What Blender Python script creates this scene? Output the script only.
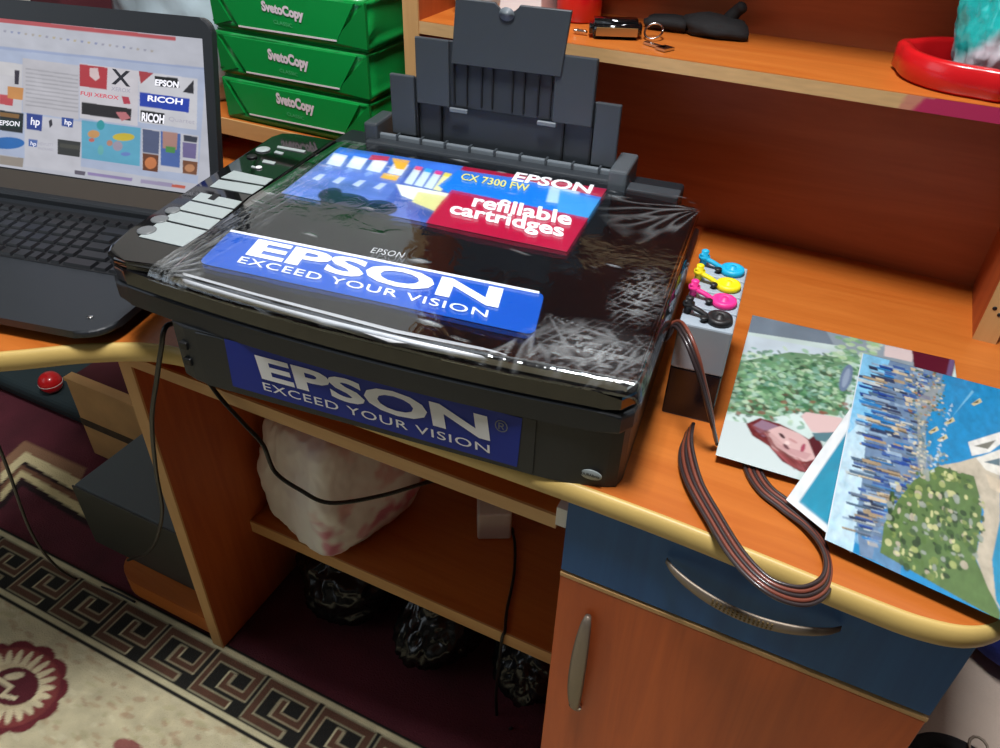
import bpy, bmesh, math, random
import numpy as np
from mathutils import Vector, Matrix, noise as mnoise

for o in list(bpy.data.objects):
    bpy.data.objects.remove(o)
random.seed(4)
scene = bpy.context.scene
col = scene.collection

# ------------------------------------------------------------------ camera
F = 771.0
CAM = np.array([0.0, 0.0, 1.2])
def _d(p):
    v = np.array([p[0]-500.0, p[1]-374.0, F]); return v/np.linalg.norm(v)
_Z = -_d((467, 1395)); _X = -_d((-1550, -275))
_X = _X - _Z*np.dot(_X, _Z); _X /= np.linalg.norm(_X)
_Y = np.cross(_Z, _X)
ROT = np.array([_X, _Y, _Z])
cam_data = bpy.data.cameras.new('camera')
cam_data.sensor_width = 36.0
cam_data.lens = F*36.0/1000.0
cam_data.clip_start = 0.02
cam = bpy.data.objects.new('camera', cam_data)
col.objects.link(cam)
cam.matrix_world = Matrix(((ROT[0,0], -ROT[0,1], -ROT[0,2], CAM[0]),
                           (ROT[1,0], -ROT[1,1], -ROT[1,2], CAM[1]),
                           (ROT[2,0], -ROT[2,1], -ROT[2,2], CAM[2]), (0, 0, 0, 1)))
scene.camera = cam

# ------------------------------------------------------------------ world, lights, exposure
world = bpy.data.worlds.new('world'); scene.world = world
world.use_nodes = True
world.node_tree.nodes['Background'].inputs[0].default_value = (0.75, 0.87, 1.0, 1)
world.node_tree.nodes['Background'].inputs[1].default_value = 1.0

def area(name, loc, target, sx, sy, power, color):
    l = bpy.data.lights.new(name, 'AREA'); l.shape = 'RECTANGLE'
    l.size = sx; l.size_y = sy; l.energy = power; l.color = color
    o = bpy.data.objects.new(name, l); col.objects.link(o)
    o.location = loc
    o.rotation_euler = (Vector(target)-Vector(loc)).to_track_quat('-Z', 'Y').to_euler()
    return o
area('ceiling_lamp_light', (-0.22, 0.26, 2.44), (-0.22, 0.26, 0), 0.34, 0.34, 44, (0.98, 0.98, 1.0))
area('window_daylight', (-1.97, -0.75, 1.55), (0.2, 0.1, 1.0), 1.3, 1.2, 3.5, (0.84, 0.93, 1.0))

vs = scene.view_settings
vs.view_transform = 'Standard'; vs.look = 'None'; vs.gamma = 1.0
vs.use_curve_mapping = False
vs.exposure = -0.1

# ------------------------------------------------------------------ pixel -> place helpers
def ray(p): return ROT @ _d(p)
def onz(p, z): r = ray(p); return CAM+(z-CAM[2])/r[2]*r
def ony(p, y): r = ray(p); return CAM+(y-CAM[1])/r[1]*r
def onx(p, x): r = ray(p); return CAM+(x-CAM[0])/r[0]*r
def onplane(p, O, N):
    r = ray(p); return CAM+((O-CAM)@N)/(r@N)*r
DESK = 0.75
PFR = onz((620, 487), DESK)                    # printer: front right foot on the desk
PA = math.radians(5.8)
PUX = np.array([math.cos(PA), math.sin(PA), 0]); PUY = np.array([-math.sin(PA), math.cos(PA), 0])
def ploc(P): d = P-PFR; return np.array([d@PUX, d@PUY, d[2]])
def pz(p, h): return ploc(onz(p, DESK+h))
def pv(p, v):
    r = ray(p); t = ((PFR-CAM)@PUY+v)/(r@PUY); return ploc(CAM+t*r)

# ------------------------------------------------------------------ materials
def lin(c): c = c/255.0; return c/12.92 if c <= 0.04045 else ((c+0.055)/1.055)**2.4
def S(r, g, b): return (lin(r), lin(g), lin(b), 1.0)
def mat(name, color, rough=0.5, metal=0.0, spec=0.5, coat=0.0, bump=0.0, bscale=200.0, var=0.0, vscale=8.0, trans=0.0, alpha=1.0, emit=0.0, stretch=None):
    m = bpy.data.materials.new(name); m.use_nodes = True
    nt = m.node_tree; b = nt.nodes['Principled BSDF']
    b.inputs['Base Color'].default_value = color
    b.inputs['Roughness'].default_value = rough
    b.inputs['Metallic'].default_value = metal
    b.inputs['Specular IOR Level'].default_value = spec
    b.inputs['Coat Weight'].default_value = coat
    b.inputs['Coat Roughness'].default_value = 0.06
    b.inputs['Transmission Weight'].default_value = trans
    b.inputs['Alpha'].default_value = alpha
    if emit:
        b.inputs['Emission Color'].default_value = color; b.inputs['Emission Strength'].default_value = emit
    if bump or var:
        tc = nt.nodes.new('ShaderNodeTexCoord'); mp = nt.nodes.new('ShaderNodeMapping')
        nt.links.new(tc.outputs['Object'], mp.inputs[0])
        if stretch: mp.inputs['Scale'].default_value = stretch
        if bump:
            n = nt.nodes.new('ShaderNodeTexNoise'); n.inputs['Scale'].default_value = bscale; n.inputs['Detail'].default_value = 3
            nt.links.new(mp.outputs[0], n.inputs['Vector'])
            bp = nt.nodes.new('ShaderNodeBump'); bp.inputs['Strength'].default_value = bump; bp.inputs['Distance'].default_value = 0.002
            nt.links.new(n.outputs['Fac'], bp.inputs['Height']); nt.links.new(bp.outputs[0], b.inputs['Normal'])
        if var:
            n = nt.nodes.new('ShaderNodeTexNoise'); n.inputs['Scale'].default_value = vscale; n.inputs['Detail'].default_value = 5
            nt.links.new(mp.outputs[0], n.inputs['Vector'])
            r = nt.nodes.new('ShaderNodeValToRGB')
            r.color_ramp.elements[0].position = 0.3; r.color_ramp.elements[1].position = 0.7
            r.color_ramp.elements[0].color = tuple(c*(1-var) for c in color[:3])+(1,)
            r.color_ramp.elements[1].color = tuple(min(1, c*(1+var)) for c in color[:3])+(1,)
            nt.links.new(n.outputs['Fac'], r.inputs[0]); nt.links.new(r.outputs[0], b.inputs['Base Color'])
    return m
def wood(name, c1, c2, axis='x', rough=0.35, scale=1.0):
    m = bpy.data.materials.new(name); m.use_nodes = True
    nt = m.node_tree; b = nt.nodes['Principled BSDF']; b.inputs['Roughness'].default_value = rough
    tc = nt.nodes.new('ShaderNodeTexCoord'); mp = nt.nodes.new('ShaderNodeMapping')
    sc = {'x': (1.2, 16, 16), 'y': (16, 1.2, 16), 'z': (16, 16, 1.2)}[axis]
    mp.inputs['Scale'].default_value = tuple(s*scale for s in sc)
    nt.links.new(tc.outputs['Object'], mp.inputs[0])
    n1 = nt.nodes.new('ShaderNodeTexNoise'); n1.inputs['Scale'].default_value = 1.4; n1.inputs['Detail'].default_value = 8; n1.inputs['Roughness'].default_value = 0.65; n1.inputs['Distortion'].default_value = 1.2
    n2 = nt.nodes.new('ShaderNodeTexNoise'); n2.inputs['Scale'].default_value = 9; n2.inputs['Detail'].default_value = 4
    nt.links.new(mp.outputs[0], n1.inputs['Vector']); nt.links.new(mp.outputs[0], n2.inputs['Vector'])
    mx = nt.nodes.new('ShaderNodeMath'); mx.operation = 'MULTIPLY_ADD'; mx.inputs[1].default_value = 0.25
    nt.links.new(n2.outputs['Fac'], mx.inputs[0]); nt.links.new(n1.outputs['Fac'], mx.inputs[2])
    r = nt.nodes.new('ShaderNodeValToRGB')
    r.color_ramp.elements[0].position = 0.42; r.color_ramp.elements[1].position = 0.82
    r.color_ramp.elements[0].color = c2; r.color_ramp.elements[1].color = c1
    nt.links.new(mx.outputs[0], r.inputs[0]); nt.links.new(r.outputs[0], b.inputs['Base Color'])
    return m
def attr_mat(name, rough=0.4, emit=0.0, bump=0.0, bscale=300, coat=0.0, base=True):
    m = bpy.data.materials.new(name); m.use_nodes = True
    nt = m.node_tree; b = nt.nodes['Principled BSDF']; b.inputs['Roughness'].default_value = rough
    b.inputs['Coat Weight'].default_value = coat; b.inputs['Coat Roughness'].default_value = 0.05
    a = nt.nodes.new('ShaderNodeAttribute'); a.attribute_name = 'Col'
    if base: nt.links.new(a.outputs['Color'], b.inputs['Base Color'])
    else: b.inputs['Base Color'].default_value = (0.01, 0.01, 0.01, 1)
    if emit:
        nt.links.new(a.outputs['Color'], b.inputs['Emission Color']); b.inputs['Emission Strength'].default_value = emit
    if bump:
        tc = nt.nodes.new('ShaderNodeTexCoord')
        n = nt.nodes.new('ShaderNodeTexNoise'); n.inputs['Scale'].default_value = bscale; n.inputs['Detail'].default_value = 2
        nt.links.new(tc.outputs['Object'], n.inputs['Vector'])
        bp = nt.nodes.new('ShaderNodeBump'); bp.inputs['Strength'].default_value = bump; bp.inputs['Distance'].default_value = 0.004
        nt.links.new(n.outputs['Fac'], bp.inputs['Height']); nt.links.new(bp.outputs[0], b.inputs['Normal'])
    return m
def film_mat(name, streak=True):
    m = bpy.data.materials.new(name); m.use_nodes = True
    nt = m.node_tree; nt.nodes.remove(nt.nodes['Principled BSDF'])
    out = nt.nodes['Material Output']
    t = nt.nodes.new('ShaderNodeBsdfTransparent'); g = nt.nodes.new('ShaderNodeBsdfGlossy'); g.inputs['Roughness'].default_value = 0.06
    g.inputs['Color'].default_value = (0.9, 0.95, 1, 1)
    fr = nt.nodes.new('ShaderNodeFresnel'); fr.inputs['IOR'].default_value = 1.95
    mix = nt.nodes.new('ShaderNodeMixShader')
    nt.links.new(fr.outputs[0], mix.inputs[0]); nt.links.new(t.outputs[0], mix.inputs[1]); nt.links.new(g.outputs[0], mix.inputs[2])
    tc = nt.nodes.new('ShaderNodeTexCoord')
    n = nt.nodes.new('ShaderNodeTexNoise'); n.inputs['Scale'].default_value = 45; n.inputs['Detail'].default_value = 3; n.inputs['Distortion'].default_value = 1.5
    nt.links.new(tc.outputs['Object'], n.inputs['Vector'])
    bp = nt.nodes.new('ShaderNodeBump'); bp.inputs['Strength'].default_value = 0.15; bp.inputs['Distance'].default_value = 0.003
    nt.links.new(n.outputs['Fac'], bp.inputs['Height']); nt.links.new(bp.outputs[0], g.inputs['Normal'])
    # pale creases and painted-in glints follow the creased geometry (vertex attribute)
    a = nt.nodes.new('ShaderNodeAttribute'); a.attribute_name = 'Col'
    df = nt.nodes.new('ShaderNodeBsdfDiffuse'); df.inputs['Color'].default_value = (0.75, 0.8, 0.82, 1)
    mix2 = nt.nodes.new('ShaderNodeMixShader')
    nt.links.new(a.outputs['Fac'], mix2.inputs[0]); nt.links.new(mix.outputs[0], mix2.inputs[1]); nt.links.new(df.outputs[0], mix2.inputs[2])
    nt.links.new(mix2.outputs[0], out.inputs[0])
    return m

M = {}
M['wood_x'] = wood('orange_laminate_lengthwise', S(198, 114, 47), S(176, 91, 31), 'x', 0.33)
M['wood_y'] = wood('orange_laminate_crosswise', S(216, 116, 42), S(192, 92, 28), 'y', 0.35)
M['wood_z'] = wood('orange_laminate_upright', S(186, 92, 38), S(160, 70, 25), 'z', 0.55)
M['wood_door'] = wood('orange_laminate_door', S(216, 100, 34), S(188, 80, 22), 'z', 0.5)
M['wood_back'] = wood('brown_hardboard', S(188, 104, 62), S(162, 84, 46), 'x', 0.45)
M['edge'] = wood('pale_board_edge', S(214, 170, 112), S(196, 148, 92), 'x', 0.5)
M['edge_z'] = wood('pale_board_edge_upright', S(214, 170, 112), S(196, 148, 92), 'z', 0.5)
M['molding'] = mat('yellow_edge_molding', S(206, 176, 104), 0.42, var=0.06, vscale=14)
M['blue_wood'] = wood('blue_stained_laminate', S(34, 98, 158), S(24, 80, 136), 'z', 0.6, 0.8)
M['black_matte'] = mat('dark_grey_plastic', S(26, 31, 36), 0.5, bump=0.12, bscale=900)
M['black_gloss'] = mat('glossy_black_plastic', S(12, 12, 14), 0.06, coat=0.5)
M['lid_gloss'] = mat('glossy_black_lid', S(14, 14, 16), 0.05, spec=1.0, coat=1.0)
M['lid_gloss'].node_tree.nodes['Principled BSDF'].inputs['Coat IOR'].default_value = 1.9
M['grey_plastic'] = mat('slate_plastic', S(62, 68, 73), 0.38, bump=0.06, bscale=700)
M['grey_dark'] = mat('dark_slate_plastic', S(48, 53, 58), 0.4, bump=0.06, bscale=700)
M['grey_mid'] = mat('mid_grey_plastic', S(110, 118, 124), 0.35)
M['grey_mid2'] = mat('medium_slate_plastic', S(84, 91, 96), 0.38)
M['dark'] = mat('near_black', S(14, 15, 16), 0.5)
M['silver'] = mat('satin_silver', S(222, 226, 230), 0.35, metal=0.25)  # pale, barely metallic base stands in for the strip's bright window reflection
M['white_ink'] = mat('white_print', S(240, 242, 244), 0.4)
M['plate'] = mat('pale_grey_print', S(158, 168, 168), 0.4)
M['blue_label'] = mat('blue_label_film', S(26, 88, 180), 0.22, coat=0.3)
M['navy_label'] = mat('navy_label_film', S(24, 48, 150), 0.5, spec=0.3)
M['lamp_button'] = mat('grey_button', S(104, 108, 110), 0.35)
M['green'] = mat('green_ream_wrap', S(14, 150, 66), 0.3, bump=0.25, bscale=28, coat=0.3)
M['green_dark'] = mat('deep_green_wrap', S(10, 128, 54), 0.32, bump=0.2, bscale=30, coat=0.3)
M['pinkwhite'] = mat('pale_print', S(236, 222, 226), 0.4)
M['lightgreen'] = mat('light_green_print', S(96, 190, 130), 0.4)
M['laptop'] = mat('laptop_charcoal', S(36, 40, 45), 0.42, bump=0.1, bscale=1200)
M['bezel'] = mat('laptop_bezel', S(40, 43, 47), 0.4)
M['bezel_low'] = mat('laptop_taupe_chin', S(92, 84, 76), 0.4)
M['key'] = mat('black_key', S(20, 21, 24), 0.3)
M['keywell'] = mat('keyboard_well', S(24, 26, 29), 0.5)
M['cable'] = mat('black_cable', S(16, 16, 17), 0.4)
M['white_plastic'] = mat('white_plastic', S(226, 224, 216), 0.4)
M['metal_dark'] = mat('aged_nickel', S(132, 120, 106), 0.48, metal=0.6, bump=0.1, bscale=300)
M['chrome'] = mat('chrome', S(210, 210, 210), 0.18, metal=1.0)
M['red_plastic'] = mat('red_plastic', S(206, 24, 30), 0.28, coat=0.4)
M['cardboard'] = mat('brown_cardboard', S(206, 160, 104), 0.75, var=0.12, vscale=12)
M['cardboard_dark'] = mat('cardboard_dark_print', S(70, 56, 42), 0.75, var=0.35, vscale=60)
M['pc'] = mat('dark_grey_case', S(84, 98, 104), 0.45, bump=0.06, bscale=500)
M['pc_front'] = mat('dark_olive_case_front', S(52, 54, 50), 0.5)
M['tank_clear'] = mat('milky_clear_plastic', S(158, 170, 180), 0.18, var=0.05, vscale=20)
M['ink_black'] = mat('black_ink', S(18, 20, 28), 0.2)
M['ink_cyan'] = mat('cyan_rubber', S(20, 170, 214), 0.45)
M['ink_yellow'] = mat('yellow_rubber', S(240, 220, 20), 0.45)
M['ink_magenta'] = mat('magenta_rubber', S(238, 50, 140), 0.45)
M['ink_k'] = mat('black_rubber', S(28, 28, 30), 0.45)
M['tube_dark'] = mat('ribbon_tube_dark', S(52, 42, 43), 0.32, coat=0.3)
M['tube_red'] = mat('ribbon_tube_rust', S(118, 62, 48), 0.32, coat=0.3)
M['paper'] = mat('white_paper', S(236, 240, 242), 0.45)
M['print'] = attr_mat('glossy_photo_print', 0.28, coat=0.15)
M['sticker'] = attr_mat('glossy_sticker_print', 0.2, coat=0.4)
M['screen'] = attr_mat('lit_screen', 0.35, emit=0.7, base=False)
M['rug'] = attr_mat('woven_rug', 0.95, bump=0.7, bscale=350)
M['bag_white'] = mat('white_bag_film', S(206, 200, 188), 0.35, bump=0.5, bscale=16, var=0.06, vscale=9)
M['bag_pink'] = mat('pink_bag_print', S(196, 74, 112), 0.4)
M['bag_black'] = mat('black_bag_film', S(20, 22, 24), 0.22, bump=0.8, bscale=22)
M['bag_clear'] = mat('pale_blue_bag_film', S(186, 204, 212), 0.25, bump=0.7, bscale=24, var=0.25, vscale=14)
M['bag_teal'] = attr_mat('teal_and_white_bag', 0.2, bump=0.6, bscale=45, coat=0.4)
M['fabric_beige'] = mat('beige_upholstery', S(178, 162, 148), 0.95, bump=0.5, bscale=260, var=0.08, vscale=10)
M['fabric_blue'] = mat('dark_blue_fabric', S(36, 56, 150), 0.9, bump=0.5, bscale=200)
M['fabric_black'] = mat('black_fabric', S(18, 18, 20), 0.85, bump=0.5, bscale=150)
M['teal_dark'] = mat('dark_teal_fabric', S(36, 52, 56), 0.85, bump=0.4, bscale=90)
M['maroon'] = mat('maroon_cloth', S(80, 26, 36), 0.9)
M['wall'] = mat('cream_wall', S(234, 230, 222), 0.85, bump=0.1, bscale=60)
M['wallpaper'] = mat('grey_brown_wallpaper', S(92, 88, 82), 0.9, var=0.1, vscale=6)
M['ceiling'] = mat('white_ceiling', S(196, 196, 192), 0.9)
M['floorboard'] = wood('brown_floor', S(120, 74, 44), S(92, 54, 32), 'x', 0.5)
M['brass'] = mat('worn_gold_trim', S(196, 160, 104), 0.3, metal=0.8)
M['bronze'] = mat('dull_bronze', S(120, 100, 66), 0.5, metal=0.6)
M['lamp_glass'] = mat('lamp_glass', S(255, 246, 230), 0.4, emit=2.0)
M['film'] = film_mat('clear_wrapping_film')

# ------------------------------------------------------------------ mesh helpers
def link(name, me, m, parent=None, smooth=False):
    if m is not None: me.materials.append(m)
    if smooth:
        for p in me.polygons: p.use_smooth = True
    o = bpy.data.objects.new(name, me); col.objects.link(o)
    if parent is not None: o.parent = parent
    return o
def pyd(name, v, f, m, parent=None, smooth=False):
    me = bpy.data.meshes.new(name); me.from_pydata([tuple(map(float, p)) for p in v], [], f); me.update()
    return link(name, me, m, parent, smooth)
def bmo(name, bm, m, parent=None, smooth=False):
    bmesh.ops.recalc_face_normals(bm, faces=bm.faces[:])
    me = bpy.data.meshes.new(name); bm.to_mesh(me); bm.free()
    return link(name, me, m, parent, smooth)
def tag(o, label, cat, group=None):
    o['label'] = label; o['category'] = cat
    if group: o['group'] = group
    return o
def struct(o): o['kind'] = 'structure'; return o
def empty(name, loc, rz=0.0):
    o = bpy.data.objects.new(name, None); col.objects.link(o); o.location = tuple(float(x) for x in loc); o.rotation_euler = (0, 0, rz)
    o.empty_display_size = 0.02
    return o
def bbox(bm, x0, x1, y0, y1, z0, z1):
    vs = [bm.verts.new(p) for p in ((x0,y0,z0),(x1,y0,z0),(x1,y1,z0),(x0,y1,z0),(x0,y0,z1),(x1,y0,z1),(x1,y1,z1),(x0,y1,z1))]
    for f in ((0,3,2,1),(4,5,6,7),(0,1,5,4),(1,2,6,5),(2,3,7,6),(3,0,4,7)): bm.faces.new([vs[i] for i in f])
    return vs
def box(name, x0, x1, y0, y1, z0, z1, m, parent=None, bev=0.0, seg=2):
    bm = bmesh.new(); bbox(bm, x0, x1, y0, y1, z0, z1)
    if bev: bmesh.ops.bevel(bm, geom=bm.edges[:], offset=bev, segments=seg, profile=0.5, affect='EDGES')
    return bmo(name, bm, m, parent, False)
def prism(name, poly, z0, z1, m, parent=None, bev=0.0, seg=3, bottom=True, smooth=False):
    bm = bmesh.new(); n = len(poly)
    a = [bm.verts.new((p[0], p[1], z0)) for p in poly]; b = [bm.verts.new((p[0], p[1], z1)) for p in poly]
    top = bm.faces.new(b); bot = bm.faces.new(a[::-1])
    for i in range(n): bm.faces.new((a[i], a[(i+1)%n], b[(i+1)%n], b[i]))
    if bev:
        ed = [e for e in bm.edges if all(v in b for v in e.verts)]
        if bottom: ed += [e for e in bm.edges if all(v in a for v in e.verts)]
        bmesh.ops.bevel(bm, geom=ed, offset=bev, segments=seg, profile=0.5, affect='EDGES')
    return bmo(name, bm, m, parent, smooth)
def tube_geo(pts, r, n=8, sx=1.0):
    """swept round tube; returns verts, faces"""
    pts = [Vector(p) for p in pts]; V = []; Fc = []
    t0 = (pts[1]-pts[0]).normalized()
    ref = Vector((0, 0, 1)) if abs(t0.z) < 0.9 else Vector((1, 0, 0))
    u = t0.cross(ref).normalized()
    for i, p in enumerate(pts):
        t = (pts[min(i+1, len(pts)-1)]-pts[max(i-1, 0)])
        if t.length < 1e-9: t = t0
        t.normalize()
        u = (u-t*u.dot(t)).normalized(); w = t.cross(u)
        rr = r[i] if isinstance(r, (list, tuple)) else r
        for k in range(n):
            a = 2*math.pi*k/n; V.append(p+u*math.cos(a)*rr*sx+w*math.sin(a)*rr)
    for i in range(len(pts)-1):
        for k in range(n):
            Fc.append((i*n+k, i*n+(k+1)%n, (i+1)*n+(k+1)%n, (i+1)*n+k))
    Fc.append(tuple(range(n))[::-1]); Fc.append(tuple(range((len(pts)-1)*n, len(pts)*n)))
    return V, Fc
def tube(name, pts, r, m, parent=None, n=8):
    V, Fc = tube_geo(pts, r, n); return pyd(name, V, Fc, m, parent, True)
def spline(pts, n=8):
    pts = [np.array(p, float) for p in pts]; out = []
    P = [2*pts[0]-pts[1]]+pts+[2*pts[-1]-pts[-2]]
    for i in range(1, len(P)-2):
        for k in range(n):
            t = k/n; a, b, c, d = P[i-1], P[i], P[i+1], P[i+2]
            out.append(0.5*((2*b)+(c-a)*t+(2*a-5*b+4*c-d)*t*t+(3*b-3*c+d-a)*t**3))
    out.append(pts[-1]); return out
def lathe(name, prof, m, parent=None, n=24, center=(0, 0, 0), smooth=True):
    V = []; Fc = []
    for r, z in prof:
        for k in range(n):
            a = 2*math.pi*k/n; V.append((center[0]+r*math.cos(a), center[1]+r*math.sin(a), center[2]+z))
    for i in range(len(prof)-1):
        for k in range(n): Fc.append((i*n+k, i*n+(k+1)%n, (i+1)*n+(k+1)%n, (i+1)*n+k))
    Fc.append(tuple(range(n))[::-1]); Fc.append(tuple(range((len(prof)-1)*n, len(prof)*n)))
    return pyd(name, V, Fc, m, parent, smooth)
def blob(name, c, rad, m, parent=None, seed=0, amp=0.25, freq=2.2, sub=4, flat=-0.75, sharp=0.12, colf=None, ridge=True):
    """crumpled bag-like lump with a flat foot"""
    bm = bmesh.new(); bmesh.ops.create_icosphere(bm, subdivisions=sub, radius=1.0)
    off = Vector((seed*3.7, seed*1.3, seed*5.1))
    for v in bm.verts:
        p = v.co.copy(); k = 1+amp*mnoise.noise(p*freq*0.6+off)
        if ridge:
            k += sharp*(1-abs(mnoise.noise(p*freq*1.7+off*2)))*0.9-sharp*0.6
            k += sharp*0.5*(0.5-abs(mnoise.noise(p*freq*4.1+off)))
        q = p*k
        if q.z < flat: q.z = flat+(q.z-flat)*0.02
        v.co = Vector((c[0]+q.x*rad[0], c[1]+q.y*rad[1], c[2]+(q.z-flat)*rad[2]))
    zmin = min(v.co.z for v in bm.verts)
    for v in bm.verts: v.co.z += c[2]-zmin
    o = bmo(name, bm, m, parent, True)
    if colf:
        me = o.data; a = me.color_attributes.new('Col', 'FLOAT_COLOR', 'POINT')
        a.data.foreach_set('color', np.array([colf(v.co) for v in me.vertices], dtype=np.float32).ravel())
    return o
def text_mesh(body, bold=0.0, space=1.0):
    cu = bpy.data.curves.new('text', 'FONT'); cu.body = body; cu.size = 1.0; cu.offset = bold; cu.space_character = space
    cu.resolution_u = 3
    o = bpy.data.objects.new('text', cu); col.objects.link(o)
    bpy.context.view_layer.update()
    me = bpy.data.meshes.new_from_object(o)
    V = np.array([v.co[:] for v in me.vertices]); Fc = [tuple(p.vertices) for p in me.polygons]
    bpy.data.objects.remove(o); bpy.data.curves.remove(cu); bpy.data.meshes.remove(me)
    V = V[:, :2]; lo = V.min(0); hi = V.max(0)
    return (V-lo)/(hi-lo), Fc
def text(name, body, O, U, V, m, parent=None, bold=0.0, lift=None, space=1.0):
    """flat lettering fitted into the parallelogram O, O+U, O+V"""
    O, U, V = (np.array(x, float) for x in (O, U, V))
    uv, Fc = text_mesh(body, bold, space)
    N = np.cross(U, V); N /= np.linalg.norm(N)
    pts = O+uv[:, :1]*U+uv[:, 1:]*V+N*(0.0004 if lift is None else lift)
    return pyd(name, pts, Fc, m, parent)
def quad(name, O, U, V, m, parent=None, lift=0.0, thick=0.0003, rc=0.0):
    """thin plate in the parallelogram O, O+U, O+V with rounded corners of radius rc (metres)"""
    O, U, V = (np.array(x, float) for x in (O, U, V))
    N = np.cross(U, V); N /= np.linalg.norm(N)
    lu, lv = np.linalg.norm(U), np.linalg.norm(V); pts = []
    if rc > 0:
        for cx, cy, a0 in ((1, 1, 0), (0, 1, 90), (0, 0, 180), (1, 0, 270)):
            for k in range(5):
                a = math.radians(a0+k*22.5)
                pts.append(((rc if cx == 0 else lu-rc)+rc*math.cos(a), (rc if cy == 0 else lv-rc)+rc*math.sin(a)))
    else: pts = [(0, 0), (lu, 0), (lu, lv), (0, lv)]
    P = [O+U*(x/lu)+V*(y/lv) for x, y in pts]; n = len(P)
    vs_ = [p+N*lift for p in P]+[p+N*(lift+thick) for p in P]
    fs = [tuple(range(n))[::-1], tuple(range(n, 2*n))]+[(i, (i+1)%n, n+(i+1)%n, n+i) for i in range(n)]
    return pyd(name, vs_, fs, m, parent)

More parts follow.
